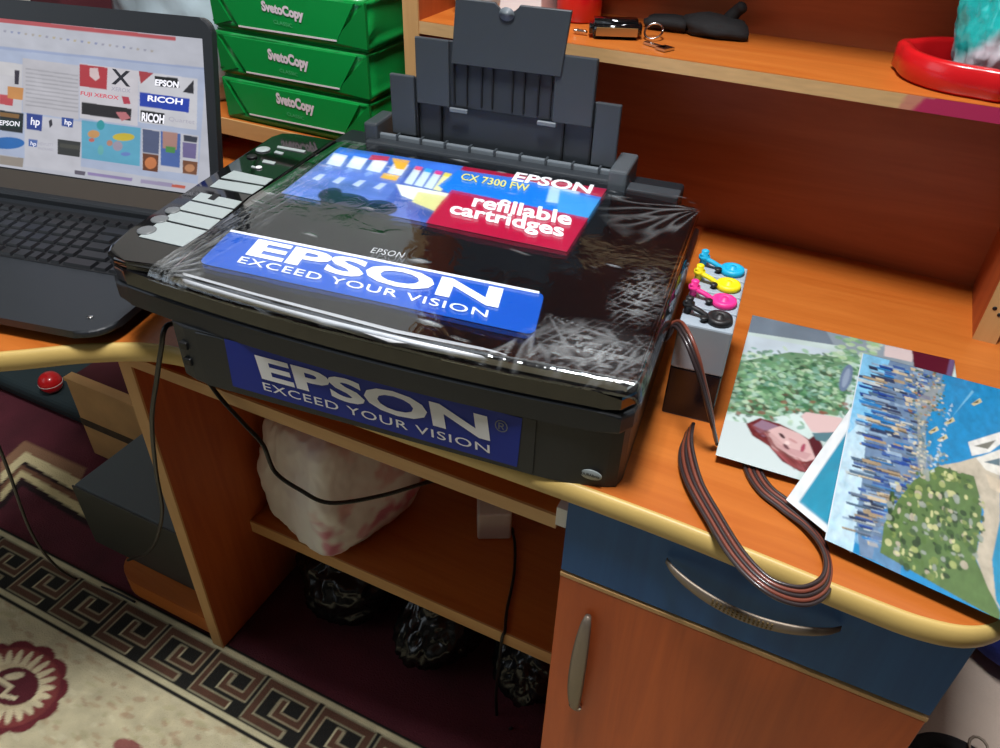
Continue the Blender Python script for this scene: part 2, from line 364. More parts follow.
# ------------------------------------------------------------------ a painter for flat prints
class Canvas:
    """w x h colour grid in 0..1 coordinates (y up), 2x2 supersampled"""
    def __init__(s, xs, ys, bg):
        s.xs, s.ys = np.array(xs, float), np.array(ys, float)
        dx = np.gradient(s.xs)/4; dy = np.gradient(s.ys)/4
        X = np.stack([s.xs-dx, s.xs+dx], 1).ravel(); Y = np.stack([s.ys-dy, s.ys+dy], 1).ravel()
        s.X, s.Y = np.meshgrid(X, Y); s.C = np.zeros(s.X.shape+(3,)); s.C[:] = [lin(c) for c in bg]
    def _put(s, mask, c, a=1.0):
        if callable(c): v = np.array(c(s.X[mask], s.Y[mask])); s.C[mask] = s.C[mask]*(1-a)+v*a
        else: s.C[mask] = s.C[mask]*(1-a)+np.array([lin(k) for k in c])*a
    def poly(s, pts, c, a=1.0):
        pts = np.array(pts, float)[:, :2]; x0, y0 = pts.min(0); x1, y1 = pts.max(0)
        m = np.zeros(s.X.shape, bool)
        jx = np.where((s.X[0] >= x0) & (s.X[0] <= x1))[0]; jy = np.where((s.Y[:, 0] >= y0) & (s.Y[:, 0] <= y1))[0]
        if len(jx) == 0 or len(jy) == 0: return
        sl = (slice(jy[0], jy[-1]+1), slice(jx[0], jx[-1]+1))
        X, Y = s.X[sl], s.Y[sl]; ins = np.zeros(X.shape, bool); n = len(pts)
        for i in range(n):
            (xa, ya), (xb, yb) = pts[i], pts[(i+1) % n]
            if ya == yb: continue
            cond = (ya > Y) != (yb > Y)
            ins ^= cond & (X < (xb-xa)*(Y-ya)/(yb-ya)+xa)
        m[sl] = ins; s._put(m, c, a)
    def rect(s, x0, y0, x1, y1, c, a=1.0): s._put((s.X >= x0) & (s.X <= x1) & (s.Y >= y0) & (s.Y <= y1), c, a)
    def ell(s, cx, cy, rx, ry, c, a=1.0, rot=0.0):
        dx, dy = s.X-cx, s.Y-cy; ca, sa = math.cos(rot), math.sin(rot)
        s._put(((dx*ca+dy*sa)/rx)**2+((-dx*sa+dy*ca)/ry)**2 <= 1, c, a)
    def line(s, pts, w, c, a=1.0, asp=1.0):
        for (xa, ya), (xb, yb) in zip(pts[:-1], pts[1:]):
            x0, x1, y0, y1 = min(xa, xb)-w, max(xa, xb)+w, min(ya, yb)-w*asp, max(ya, yb)+w*asp
            jx = np.where((s.X[0] >= x0) & (s.X[0] <= x1))[0]; jy = np.where((s.Y[:, 0] >= y0) & (s.Y[:, 0] <= y1))[0]
            if len(jx) == 0 or len(jy) == 0: continue
            sl = (slice(jy[0], jy[-1]+1), slice(jx[0], jx[-1]+1))
            X, Y = s.X[sl], s.Y[sl]/asp; L2 = (xb-xa)**2+((yb-ya)/asp)**2+1e-12
            t = np.clip(((X-xa)*(xb-xa)+(Y-ya/asp)*(yb-ya)/asp)/L2, 0, 1)
            d = np.maximum(abs(X-xa-t*(xb-xa)), abs(Y-ya/asp-t*(yb-ya)/asp))
            m = np.zeros(s.X.shape, bool); m[sl] = d <= w/2; s._put(m, c, a)
    def noise(s, amp, scale, seed=0):
        rng = np.random.RandomState(seed); tot = 0
        for o in range(3):
            n = max(2, int(scale*2**o)); g = rng.rand(n+2, n+2)-0.5
            fx = (s.X-s.X.min())/(np.ptp(s.X)+1e-9)*n; fy = (s.Y-s.Y.min())/(np.ptp(s.Y)+1e-9)*n
            ix, iy = fx.astype(int), fy.astype(int); tx, ty = fx-ix, fy-iy
            tot = tot+((g[iy, ix]*(1-tx)+g[iy, ix+1]*tx)*(1-ty)+(g[iy+1, ix]*(1-tx)+g[iy+1, ix+1]*tx)*ty)/2**o
        s.C *= np.clip(1+amp*tot, 0, 3)[..., None]
    def blur(s, n=1):
        for _ in range(n*2):
            P = np.pad(s.C, ((1, 1), (1, 1), (0, 0)), mode='edge')
            s.C = (P[:-2, 1:-1]+P[2:, 1:-1]+P[1:-1, :-2]+P[1:-1, 2:]+2*s.C)/6
    def mesh(s, name, fn, m, parent=None, thick=0.0):
        ny, nx = len(s.ys), len(s.xs)
        C = s.C.reshape(ny, 2, nx, 2, 3).mean((1, 3))
        XX, YY = np.meshgrid(s.xs, s.ys); P = np.array(fn(XX.ravel(), YY.ravel()))
        me = bpy.data.meshes.new(name)
        idx = np.arange(nx*ny).reshape(ny, nx)
        q = np.stack([idx[:-1, :-1], idx[:-1, 1:], idx[1:, 1:], idx[1:, :-1]], -1).reshape(-1, 4)
        nv = len(P)
        if thick:
            rim = list(idx[0, :])+list(idx[1:, -1])+list(idx[-1, -2::-1])+list(idx[-2:0:-1, 0])
            base = nv+np.arange(len(rim))
            P = np.vstack([P, P[rim]-np.array([0, 0, thick])])
            side = [(rim[i], base[i], base[(i+1) % len(rim)], rim[(i+1) % len(rim)]) for i in range(len(rim))]
            q = np.vstack([q, np.array(side)])
            C = np.vstack([C.reshape(-1, 3), C.reshape(-1, 3)[rim]])
        me.vertices.add(len(P)); me.vertices.foreach_set('co', P.astype(np.float32).ravel())
        me.loops.add(q.size); me.loops.foreach_set('vertex_index', q.astype(np.int32).ravel())
        me.polygons.add(len(q)); me.polygons.foreach_set('loop_start', np.arange(0, q.size, 4, dtype=np.int32))
        me.update(calc_edges=True); me.validate()
        a = me.color_attributes.new('Col', 'FLOAT_COLOR', 'POINT')
        C = C.reshape(-1, 3); a.data.foreach_set('color', np.hstack([C, np.ones((len(C), 1))]).astype(np.float32).ravel())
        return link(name, me, m, parent)
def affine_uv(O, U, V):
    """function: 3-D point -> (x, y) in the parallelogram"""
    O, U, V = (np.array(x, float) for x in (O, U, V)); A = np.linalg.pinv(np.stack([U, V], 1))
    return lambda P: A @ (np.array(P)-O)

# ================================================================== THE ROOM
RX0, RX1, RY0, RY1, RZ = -2.3, 1.7, -2.4, 1.03, 2.55
struct(box('floor', RX0, RX1, RY0, RY1, -0.06, -0.006, M['floorboard']))
struct(box('ceiling', RX0, RX1, RY0, RY1, RZ, RZ+0.1, M['ceiling']))
struct(box('wall_back', RX0, RX1, RY1, RY1+0.1, -0.06, RZ, M['wall']))
struct(box('wall_front', RX0, RX1, RY0-0.1, RY0, -0.06, RZ, M['wallpaper']))
struct(box('wall_right', RX1, RX1+0.1, RY0, RY1, -0.06, RZ, M['wallpaper']))
bm = bmesh.new()     # the left wall leaves a window opening
for (y0, y1, z0, z1) in ((RY0, -1.5, -0.06, RZ), (0.0, RY1, -0.06, RZ), (-1.5, 0.0, -0.06, 0.9), (-1.5, 0.0, 2.2, RZ)):
    bbox(bm, RX0-0.1, RX0, y0, y1, z0, z1)
struct(bmo('wall_left', bm, M['wallpaper']))
w = struct(empty('window_1', (RX0-0.05, -0.75, 0.9)))
bm = bmesh.new()
for (y0, y1, z0, z1) in ((-0.75, -0.69, 0, 1.3), (0.69, 0.75, 0, 1.3), (-0.69, 0.69, 0, 0.06), (-0.69, 0.69, 1.24, 1.3), (-0.03, 0.03, 0.06, 1.24)):
    bbox(bm, -0.03, 0.03, y0, y1, z0, z1)
bmo('window_frame', bm, M['white_plastic'], w)
# ceiling lamp
t = tag(empty('ceiling_lamp', (-0.22, 0.26, RZ)), 'flat square ceiling lamp with a white frame', 'lamp')
bm = bmesh.new()
for (x0, x1, y0, y1) in ((-0.22, -0.19, -0.22, 0.22), (0.19, 0.22, -0.22, 0.22), (-0.19, 0.19, -0.22, -0.19), (-0.19, 0.19, 0.19, 0.22)):
    bbox(bm, x0, x1, y0, y1, -0.09, 0)
bmo('lamp_frame', bm, M['white_plastic'], t)
box('diffuser', -0.19, 0.19, -0.19, 0.19, -0.06, -0.05, M['lamp_glass'], t)

# maroon fitted carpet with a zigzag, beige rug on it
xs = np.concatenate([np.linspace(-2.28, -1.75, 20), np.arange(-1.745, -0.9, 0.004), np.linspace(-0.89, 1.68, 60)])
ys = np.concatenate([np.linspace(-2.38, 0.44, 40), np.arange(0.45, 1.02, 0.004)])
cv = Canvas(xs, ys, (90, 34, 46))
cv.noise(0.5, 60, 3)
zz = lambda pts: [tuple(onz(p, 0)[:2]) for p in pts]
cv.poly(zz([(0, 462), (24, 440), (86, 468), (74, 492), (24, 462), (0, 484)]), (150, 112, 84))
cv.poly(zz([(0, 473), (25, 451), (80, 479), (74, 492), (24, 462), (0, 484)]), (222, 208, 160))
cv.line(zz([(0, 487), (24, 464), (74, 494)]), 0.014, (34, 16, 20))
cv.poly(zz([(0, 486), (21, 464), (76, 494), (90, 520), (21, 474), (0, 500)]), (122, 84, 62))
cv.poly(zz([(0, 492), (21, 469), (78, 502), (92, 522), (21, 476), (0, 502)]), (214, 200, 150))
cv.line(zz([(0, 506), (21, 481), (92, 525)]), 0.014, (34, 16, 20))
carpet = cv.mesh('maroon_carpet', lambda X, Y: np.stack([X, Y, 0*X-0.002], 1), M['rug'], thick=0.0035)
tag(carpet, 'dark maroon carpet with a cream zigzag stripe covering the floor', 'carpet')

xs = np.concatenate([np.linspace(-1.95, -1.36, 20), np.arange(-1.35, -0.30, 0.003), np.linspace(-0.29, 0.5, 40)])
ys = np.concatenate([np.linspace(-1.1, 0.14, 30), np.arange(0.15, 0.512, 0.003)])
cv = Canvas(xs, ys, (206, 196, 160))
rng = random.Random(8)
for k in range(900):
    x, y = rng.uniform(-1.35, -0.3), rng.uniform(0.1, 0.405)
    cv.ell(x, y, rng.uniform(0.004, 0.014), rng.uniform(0.002, 0.005), rng.choice([(186, 160, 124), (178, 146, 116), (220, 212, 178), (188, 180, 138)]), 0.6, rng.uniform(-0.4, 0.4))
dk, cr, br = (26, 26, 22), (204, 196, 158), (92, 62, 46)
cv.rect(-3, 0.398, 2, 0.52, dk); cv.rect(-3, 0.404, 2, 0.413, cr)
cv.rect(-3, 0.496, 2, 0.506, cr)
for k in range(-12, 22):             # meander border
    x0 = -1.187+k*0.1095; w_ = 0.1095
    def kk(pts): return [(x0+a*w_, 0.423+b*0.066) for a, b in pts]
    path = kk([(0.70, 0.02), (0.10, 0.02), (0.10, 0.98), (0.88, 0.98), (0.88, 0.36), (0.46, 0.36), (0.46, 0.66)])
    cv.line(path, 0.0160, cr); cv.line(path, 0.0110, br)
# flower medallion
fc = onz((10, 688), 0)
for a in np.linspace(0, 2*math.pi, 13)[:-1]:
    cv.ell(fc[0]+0.075*math.cos(a), fc[1]+0.055*math.sin(a), 0.03, 0.024, (110, 36, 44))
cv.ell(fc[0], fc[1], 0.09, 0.066, (134, 60, 58))
for a in np.linspace(0, 2*math.pi, 25)[:-1]:
    cv.ell(fc[0]+0.058*math.cos(a), fc[1]+0.042*math.sin(a), 0.022, 0.006, (226, 212, 172), 1, a)
cv.ell(fc[0], fc[1], 0.052, 0.038, (214, 196, 156))
cv.ell(fc[0]+0.008, fc[1]+0.004, 0.044, 0.031, (92, 30, 40))
cv.line([(fc[0]-0.03, fc[1]), (fc[0]+0.005, fc[1]), (fc[0]+0.005, fc[1]-0.016), (fc[0]+0.028, fc[1]-0.010)], 0.007, (220, 206, 168))
cv.ell(fc[0]-0.008, fc[1]+0.016, 0.016, 0.007, (220, 206, 168), 1, 0.6)
f2 = onz((-25, 520), 0)
cv.ell(onz((130, 752), 0)[0], onz((130, 752), 0)[1], 0.03, 0.014, (150, 92, 84))
cv.noise(0.25, 120, 5)
rug = cv.mesh('beige_rug', lambda X, Y: np.stack([X, Y, 0*X+0.006], 1), M['rug'], thick=0.0045)
tag(rug, 'cream rug with a brown meander border and a maroon flower', 'rug')

# ================================================================== DESK
def bez(P, n=10): return spline(P, n)
front = [(-1.02, 0.20, 0), (-0.90, 0.225, 0), (-0.78, 0.287, 0), (-0.70, 0.342, 0), (-0.638, 0.391, 0), (-0.575, 0.424, 0), (-0.50, 0.431, 0), (-0.26, 0.4355, 0), (-0.12, 0.4365, 0), (-0.026, 0.4345, 0), (0.09, 0.428, 0), (0.135, 0.428, 0), (0.165, 0.437, 0), (0.185, 0.458, 0), (0.203, 0.50, 0)]
fp = [p[:2] for p in spline(front, 6)]
desk = tag(empty('computer_desk', (-0.3, 0.68, 0)), 'orange laminate computer desk with yellow edge molding and open shelves below', 'desk')
DOFF = Vector((-0.3, 0.68, 0))
def dpar(o):
    """child given in world coordinates under the desk's empty"""
    o.parent = desk; o.matrix_parent_inverse = Matrix.Translation(-DOFF); return o
outline = [(p[0], p[1]) for p in fp]+[(0.203, 0.955), (-1.02, 0.955)]
dpar(prism('desktop', outline, DESK-0.022, DESK, M['wood_x']))
# rounded molding along the front
V = []; Fc = []; prof = [(math.cos(math.radians(a)), math.sin(math.radians(a))) for a in np.linspace(90, -90, 9)]
for i, p in enumerate(fp):
    a = Vector(fp[max(i-1, 0)]); b = Vector(fp[min(i+1, len(fp)-1)]); t_ = (b-a).normalized(); nrm = Vector((t_.y, -t_.x))
    for cx, cz in prof:
        V.append((p[0]+nrm.x*(0.0068*cx+0.0002), p[1]+nrm.y*(0.0068*cx+0.0002), DESK-0.0110+0.0115*cz))
for i in range(len(fp)-1):
    for k in range(8): Fc.append((i*9+k, (i+1)*9+k, (i+1)*9+k+1, i*9+k+1))
    Fc.append((i*9, i*9+8, (i+1)*9+8, (i+1)*9))
Fc += [tuple(range(9)), tuple(range((len(fp)-1)*9, len(fp)*9))[::-1]]
dpar(pyd('edge_molding', V, Fc, M['molding'], None, True))
sp = dpar(box('side_panel', -0.766, -0.744, 0.503, 0.93, 0.008, DESK-0.022, M['wood_z']))
e_ = box('panel_edge', -0.766, -0.744, 0.500, 0.503, 0.008, DESK-0.022, M['edge_z']); dpar(e_); e_.parent = sp; e_.matrix_parent_inverse = Matrix.Identity(4)
sh = dpar(box('lower_shelf', -0.744, -0.139, 0.623, 0.93, 0.187, 0.212, M['wood_x']))
e_ = box('shelf_edge', -0.744, -0.139, 0.620, 0.623, 0.187, 0.212, M['edge']); e_.parent = sh
tr = dpar(box('keyboard_tray', -0.735, -0.150, 0.453, 0.80, 0.672, 0.688, M['wood_x']))
e_ = box('tray_edge', -0.735, -0.150, 0.450, 0.453, 0.672, 0.688, M['edge']); e_.parent = tr
dpar(box('tray_rail', -0.1495, -0.1395, 0.446, 0.80, 0.682, 0.704, M['white_plastic']))
# computer shelf with a rounded corner
cs = [(-0.766, 0.80), (-0.766, 0.502)]+[(-0.93+0.06*math.cos(a)-0.0, 0.552+0.05*math.sin(a)) for a in np.linspace(-math.pi/2, -math.pi, 8)]+[(-0.99, 0.6), (-0.99, 0.80)]
cs = [(x, y) for x, y in cs]
dpar(prism('computer_shelf', cs, 0.034, 0.072, M['wood_x']))

# ------------------------------------------------------------------ drawer cabinet under the right end
cab = tag(empty('drawer_cabinet', (0.02, 0.68, 0.0)), 'desk cabinet with a blue drawer above an orange door', 'cabinet')
def cpar(o, par=None):
    o.parent = par or cab
    if par is None: o.matrix_parent_inverse = Matrix.Translation((-0.02, -0.68, 0))
    return o
bm = bmesh.new()
for b_ in ((-0.138, -0.120, 0.462, 0.93, 0.008, 0.727), (0.156, 0.174, 0.462, 0.93, 0.008, 0.727), (-0.120, 0.156, 0.462, 0.93, 0.709, 0.727), (-0.120, 0.156, 0.462, 0.93, 0.05, 0.068), (-0.120, 0.156, 0.915, 0.93, 0.068, 0.709), (-0.120, 0.156, 0.47, 0.90, 0.615, 0.63)):
    bbox(bm, *b_)
cpar(bmo('cabinet_body', bm, M['wood_z']))
dr = cpar(box('drawer', -0.138, 0.174, 0.441, 0.461, 0.632, 0.727, M['blue_wood'], None, 0.001, 1))
dt = cpar(box('trim_strip', -0.138, 0.174, 0.4405, 0.461, 0.6245, 0.629, M['edge']))
do = cpar(box('door', -0.138, 0.174, 0.441, 0.461, 0.07, 0.6240, M['wood_door'], None, 0.001, 1))
# drawer handle: a long bowed nickel grip
def bow(p0, p1, out, sag, w, th, n=24):
    V = []; Fc = []; p0 = np.array(p0); p1 = np.array(p1); d = p1-p0; L = np.linalg.norm(d); d /= L
    up = np.cross(d, [0, -1, 0]); up /= np.linalg.norm(up)
    for i in range(n+1):
        t = i/n; k = 4*t*(1-t); c = p0+d*L*t+np.array([0, -1, 0])*(0.004+out*k**0.7)-up*sag*k
        ww = w*(0.35+0.65*k**0.6); 
        for a in np.linspace(0, 2*math.pi, 9)[:-1]:
            V.append(c+up*ww*math.cos(a)+np.array([0, -1, 0])*th*math.sin(a))
    for i in range(n):
        for k in range(8): Fc.append((i*8+k, i*8+(k+1) % 8, (i+1)*8+(k+1) % 8, (i+1)*8+k))
    Fc += [tuple(range(8))[::-1], tuple(range(n*8, n*8+8))]
    return V, Fc
V, Fc = bow((-0.048, 0.441, 0.700), (0.090, 0.441, 0.697), 0.016, -0.010, 0.0066, 0.0024)
h = cpar(pyd('handle', V, Fc, M['metal_dark'], None, True), dr)
bm = bmesh.new()
for i in range(15):
    for j in range(3):
        t = 0.32+i*0.024; k = 4*t*(1-t)
        x = -0.048+0.138*t; z = 0.7-0.003*t-0.010*k+0.0008+(j-1)*0.0028; y = 0.441-0.004-0.016*k**0.7-0.0023
        bbox(bm, x-0.0008, x+0.0008, y-0.0006, y+0.0006, z-0.0008, z+0.0008)
o = bmo('grip_dots', bm, M['bronze'], dr); o['kind'] = 'stuff'
V, Fc = bow((-0.105, 0.441, 0.588), (-0.104, 0.441, 0.428), 0.012, 0.0, 0.0085, 0.0025)
h = cpar(pyd('handle', V, Fc, M['metal_dark'], None, True), do)
lathe('handle_foot', [(0.001, 0), (0.007, 0.001), (0.007, 0.005), (0.001, 0.006)], M['chrome'], do, 16).matrix_basis = Matrix.Translation((-0.104, 0.441, 0.432)) @ Matrix.Rotation(math.pi/2, 4, 'X')
o = cpar(box('hinge', -0.1445, -0.1385, 0.47, 0.50, 0.50, 0.53, M['brass'], None, 0.002)); 

# ------------------------------------------------------------------ hutch
hut = tag(empty('desk_hutch', (-0.17, 0.89, DESK)), 'orange open hutch with one pale edged shelf standing on the desk', 'shelf unit')
HO = Vector((-0.17, 0.89, DESK))
def hpar(o, par=None):
    o.parent = par or hut
    if par is None: o.matrix_parent_inverse = Matrix.Translation(-HO)
    return o
u_ = hpar(box('upright', -0.530, -0.509, 0.835, 0.99, DESK, 1.25, M['wood_z']))
hpar(box('upright_edge', -0.530, -0.509, 0.832, 0.835, DESK, 1.25, M['edge_z']), u_)
u_ = hpar(box('side_panel', 0.163, 0.185, 0.835, 0.99, DESK, 1.25, M['wood_z']))
hpar(box('panel_edge', 0.163, 0.185, 0.832, 0.835, DESK, 1.25, M['edge_z']), u_)
for (px, py) in ((0.1695, 0.79), (0.176, 0.784), (0.171, 0.815)):
    lathe('peg_hole', [(0.001, 0), (0.0022, 0.0), (0.0022, 0.0006), (0.001, 0.0008)], M['dark'], u_, 10).matrix_basis = Matrix.Translation((px, 0.8322, py)) @ Matrix.Rotation(math.pi/2, 4, 'X')
s_ = hpar(box('shelf', -0.509, 0.163, 0.835, 0.99, 0.969, 0.983, M['wood_x']))
cvx = np.linspace(-0.509, 0.163, 240); cvy = np.linspace(0.969, 0.983, 8)
ce = Canvas(cvx, cvy, (204, 164, 112)); ce.noise(0.25, 40, 2)
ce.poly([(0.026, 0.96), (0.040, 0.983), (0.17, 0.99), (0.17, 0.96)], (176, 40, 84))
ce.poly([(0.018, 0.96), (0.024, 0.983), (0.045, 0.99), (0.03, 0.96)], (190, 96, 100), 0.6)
hpar(ce.mesh('shelf_edge', lambda X, Y: np.stack([X, 0*X+0.8335, Y], 1), attr_mat('stained_edge', 0.5)), s_)
hpar(box('back_panel', -0.509, 0.163, 0.955, 0.965, DESK, 0.969, M['wood_back']))
hpar(box('back_panel', -0.509, 0.163, 0.99, 1.0, 0.969, 1.25, M['wood_back']))
hpar(box('top_board', -0.530, 0.185, 0.835, 1.0, 1.25, 1.268, M['wood_x']))
# low side shelf that carries the reams
l_ = hpar(box('low_shelf', -0.93, -0.530, 0.815, 0.99, 0.797, 0.820, M['wood_x']))
hpar(box('low_shelf_edge', -0.93, -0.530, 0.812, 0.815, 0.797, 0.820, M['edge']), l_)
hpar(box('low_shelf_foot', -0.93, -0.91, 0.83, 0.99, DESK, 0.797, M['wood_z']), l_)
hpar(box('low_shelf_back', -0.91, -0.530, 0.975, 0.985, DESK, 0.797, M['wood_back']), l_)

# ================================================================== PRINTER
H = 0.2426*0.45
prn = tag(empty('printer', PFR, PA), 'black all-in-one inkjet printer wrapped in clear film with blue brand stickers', 'printer')
def vf(u, k=0.021): return -k*(1-((u+0.20)/0.27)**2) if u > -0.47 else -k*(1-((0.27)/0.27)**2)
def front_arc(u0, u1, k, n=24, dv=0.0):
    return [(u, -k*(1-((u+0.20)/0.27)**2)+dv) for u in np.linspace(u0, u1, n)]
def bf(u): return -0.0135+0.0075*max(0.0, (u+0.075)/0.06)**2+0.006*max(0.0, (-0.40-u)/0.02)
base = [(u, bf(u)) for u in np.linspace(-0.420, -0.012, 28)]+[(-0.003, -0.002), (0.0, 0.008), (-0.004, 0.33), (-0.415, 0.34), (-0.428, 0.01)]
prism('lower_body', base, 0.0, 0.062, M['black_matte'], prn, 0.002, 2)
# front output door, slightly proud, with seams
door = [(u, bf(u)-0.0012) for u in np.linspace(-0.390, -0.0705, 20)]+[(-0.0705, 0.012), (-0.390, 0.012)]
prism('output_door', door, 0.0015, 0.0605, M['black_matte'], prn, 0.0008, 1)
fram = front_arc(-0.470, -0.006, 0.020, 24, -0.001)+[(0.002, 0.000), (0.003, 0.012), (0.0, 0.33), (-0.03, 0.345), (-0.50, 0.345), (-0.520, 0.32), (-0.500, 0.03), (-0.496, 0.012), (-0.486, 0.003)]
prism('scanner_frame', fram, 0.062, 0.0815, M['black_matte'], prn, 0.004, 3)
# glossy belly of the scanner
bel = front_arc(-0.470, -0.008, 0.019, 24, 0.001)+[(0.0005, 0.004), (0.0005, 0.014), (-0.003, 0.328), (-0.03, 0.34), (-0.50, 0.34), (-0.518, 0.318), (-0.498, 0.03), (-0.494, 0.013), (-0.484, 0.005)]
prism('scanner_bed', bel, 0.0815, 0.0985, M['black_gloss'], prn, 0.004, 3)
# lid
lid = front_arc(-0.413, -0.006, 0.017, 24, 0.003)+[(-0.001, 0.006), (-0.003, 0.314), (-0.008, 0.320), (-0.10, 0.326), (-0.436, 0.335), (-0.4405, 0.330), (-0.4405, 0.155), (-0.418, 0.002)]
prism('lid', lid, 0.0985, H, M['lid_gloss'], prn, 0.004, 3)
# control panel
cpo = [(-0.4215, 0.002), (-0.4435, 0.155), (-0.4440, 0.338), (-0.500, 0.338), (-0.517, 0.332), (-0.523, 0.315), (-0.5110, 0.165), (-0.5020, 0.05), (-0.4990, 0.020), (-0.492, 0.009), (-0.480, 0.003), (-0.465, 0.0015)]
prism('control_panel', cpo, 0.0985, H-0.0006, M['black_gloss'], prn, 0.005, 4)
# silver strip on the lid's front lip
n = 30; V = []
for i in range(n+1):
    u = -0.402+0.302*i/n; t = i/n
    vt = float(np.interp(t, [0, 0.25, 0.7, 0.95, 1], [0.002, -0.003, -0.0075, -0.004, -0.006])); vb = float(np.interp(t, [0, 0.03, 0.25, 0.7, 0.93, 1], [-0.002, -0.0085, -0.0115, -0.0205, -0.0135, -0.008]))
    V += [(u, vt, H+0.0005), (u, vb, H-0.0012), (u, vb-0.001, H-0.0045)]
Fc = []
for i in range(n):
    for k in range(2): Fc.append((i*3+k, i*3+k+1, (i+1)*3+k+1, (i+1)*3+k))
o = pyd('silver_strip', V, Fc, M['silver'], prn, True)
md = o.modifiers.new('t', 'SOLIDIFY'); md.thickness = 0.0015; md.offset = -1
# control-panel prints and buttons
hc = H-0.0004
def ppoly(name, px, z0, th, m, par=prn):
    P = [pz(p, z0) for p in px]
    return prism(name, [(q[0], q[1]) for q in P][::-1], z0, z0+th, m, par)
cp_ = [c for c in prn.children if c.name.startswith('control_panel')][0]
def pplate(pts): ppoly('button_plate', pts, hc, 0.0006, M['plate'], cp_)
pplate([(234, 171), (273, 179.5), (265, 185.5), (221, 178)])
pplate([(219, 180), (263.5, 187), (252, 194.5), (210, 187)])
pplate([(201, 193), (242, 202), (234, 209), (192, 200)])
pplate([(190, 201.5), (233, 210.5), (222, 219), (178, 209.5)])
pplate([(176, 211), (220.5, 220.5), (209, 230), (163, 219.5)])
pplate([(161, 221), (207, 231.5), (183, 247), (139, 237)])
for (x, y, r, mm) in ((263, 150, 0.0085, 'plate'), (252, 157, 0.006, 'dark'), (259, 168, 0.0035, 'white_ink'), (160, 220, 0.0085, 'lamp_button'), (147, 231, 0.009, 'lamp_button'), (173, 211, 0.0075, 'lamp_button')):
    q = pz((x, y), hc); lathe('button', [(r, 0), (r, 0.0012), (r*0.8, 0.0018)], M[mm], cp_, 18, (q[0], q[1], hc))
for pts in ([(276, 151), (284, 153), (282, 155), (274, 153)], [(278, 146), (306, 151), (304, 153), (277, 148)], [(264, 160), (276, 162.5), (274, 165), (262, 162.5)], [(252, 166), (256, 167), (255, 168.5), (251, 167.5)], [(215, 194), (221, 195.5), (214, 201), (208, 199.5)]):
    ppoly('icon_print', pts, hc, 0.0007 if pts[0][0] != 215 else 0.001, M['plate'] if pts[0][0] != 215 else M['dark'], cp_)
# rear feeder
box('feeder_housing', -0.405, -0.085, 0.336, 0.358, 0.055, 0.1140, M['grey_dark'], prn, 0.003)
box('rear_body', -0.46, -0.03, 0.338, 0.40, 0.004, 0.100, M['black_matte'], prn, 0.004)
box('feeder_slot_lip', -0.395, -0.100, 0.352, 0.358, 0.112, 0.1195, M['grey_mid'], prn, 0.0015)
for i in range(9):
    box('feeder_rib', -0.37+i*0.031, -0.3675+i*0.031, 0.350, 0.3595, 0.1135, 0.121, M['grey_plastic'], prn)
box('feeder_end', -0.107, -0.086, 0.335, 0.395, 0.095, 0.127, M['grey_mid2'], prn, 0.003)
box('feeder_end', -0.410, -0.392, 0.345, 0.395, 0.095, 0.1325, M['grey_plastic'], prn, 0.003)
box('hinge_cover', -0.085, -0.028, 0.330, 0.352, 0.096, 0.1115, M['grey_plastic'], prn, 0.002)
v0 = 0.3615
ps = empty('paper_support', (0, 0, 0)); ps.parent = prn
# tier one: wide base plate with raised wings
box('base_plate', -0.379, -0.107, v0+0.006, v0+0.0095, 0.112, 0.186, M['grey_dark'], ps, 0.001, 1)
box('wing', -0.380, -0.349, v0, v0+0.006, 0.118, 0.188, M['grey_plastic'], ps, 0.0015, 2)
box('wing', -0.134, -0.106, v0, v0+0.006, 0.118, 0.188, M['grey_plastic'], ps, 0.0015, 2)
for x in (-0.3475, -0.1375, -0.318, -0.170): box('rib', x, x+0.0022, v0+0.001, v0+0.006, 0.114, 0.160, M['dark'], ps)
# tier two
box('middle_plate', -0.344, -0.136, v0+0.002, v0+0.0055, 0.160, 0.2315, M['grey_dark'], ps, 0.001, 1)
box('middle_wing', -0.345, -0.304, v0-0.0025, v0+0.002, 0.1595, 0.2325, M['grey_plastic'], ps, 0.0015, 2)
box('middle_wing', -0.181, -0.136, v0-0.0025, v0+0.002, 0.1605, 0.2325, M['grey_plastic'], ps, 0.0015, 2)
for x in (-0.2995, -0.284, -0.2665, -0.2535, -0.230, -0.2165, -0.200, -0.1855): box('rib', x, x+0.0016, v0-0.0008, v0+0.002, 0.164, 0.209, M['dark'], ps)
for x in (-0.3035, -0.198): box('stop_tab', x, x+0.022, v0-0.004, v0-0.0005, 0.1555, 0.1605, M['grey_mid'], ps, 0.0008, 1)
# tier three: top plate with a thumb notch
top = [(-0.300, 0.2095), (-0.174, 0.2105), (-0.167, 0.276), (-0.222, 0.276)]+[(-0.236+0.013*math.cos(a), 0.276-0.009*math.sin(a)) for a in np.linspace(0.1, math.pi-0.1, 9)]+[(-0.25, 0.276), (-0.294, 0.276)]
o = prism('top_plate', top, 0, 0.004, M['grey_plastic'], ps, 0.0008, 1)
o.matrix_basis = Matrix(((1, 0, 0, 0), (0, 0, -1, v0-0.001), (0, 1, 0, 0), (0, 0, 0, 1)))
lathe('thumb_dish', [(0.0005, 0), (0.007, 0.0002), (0.0085, 0.0014)], M['grey_mid'], ps, 20).matrix_basis = Matrix.Translation((-0.236, v0-0.0051, 0.2665)) @ Matrix.Rotation(math.pi/2, 4, 'X') @ Matrix.Diagonal((1, 0.8, 1, 1))

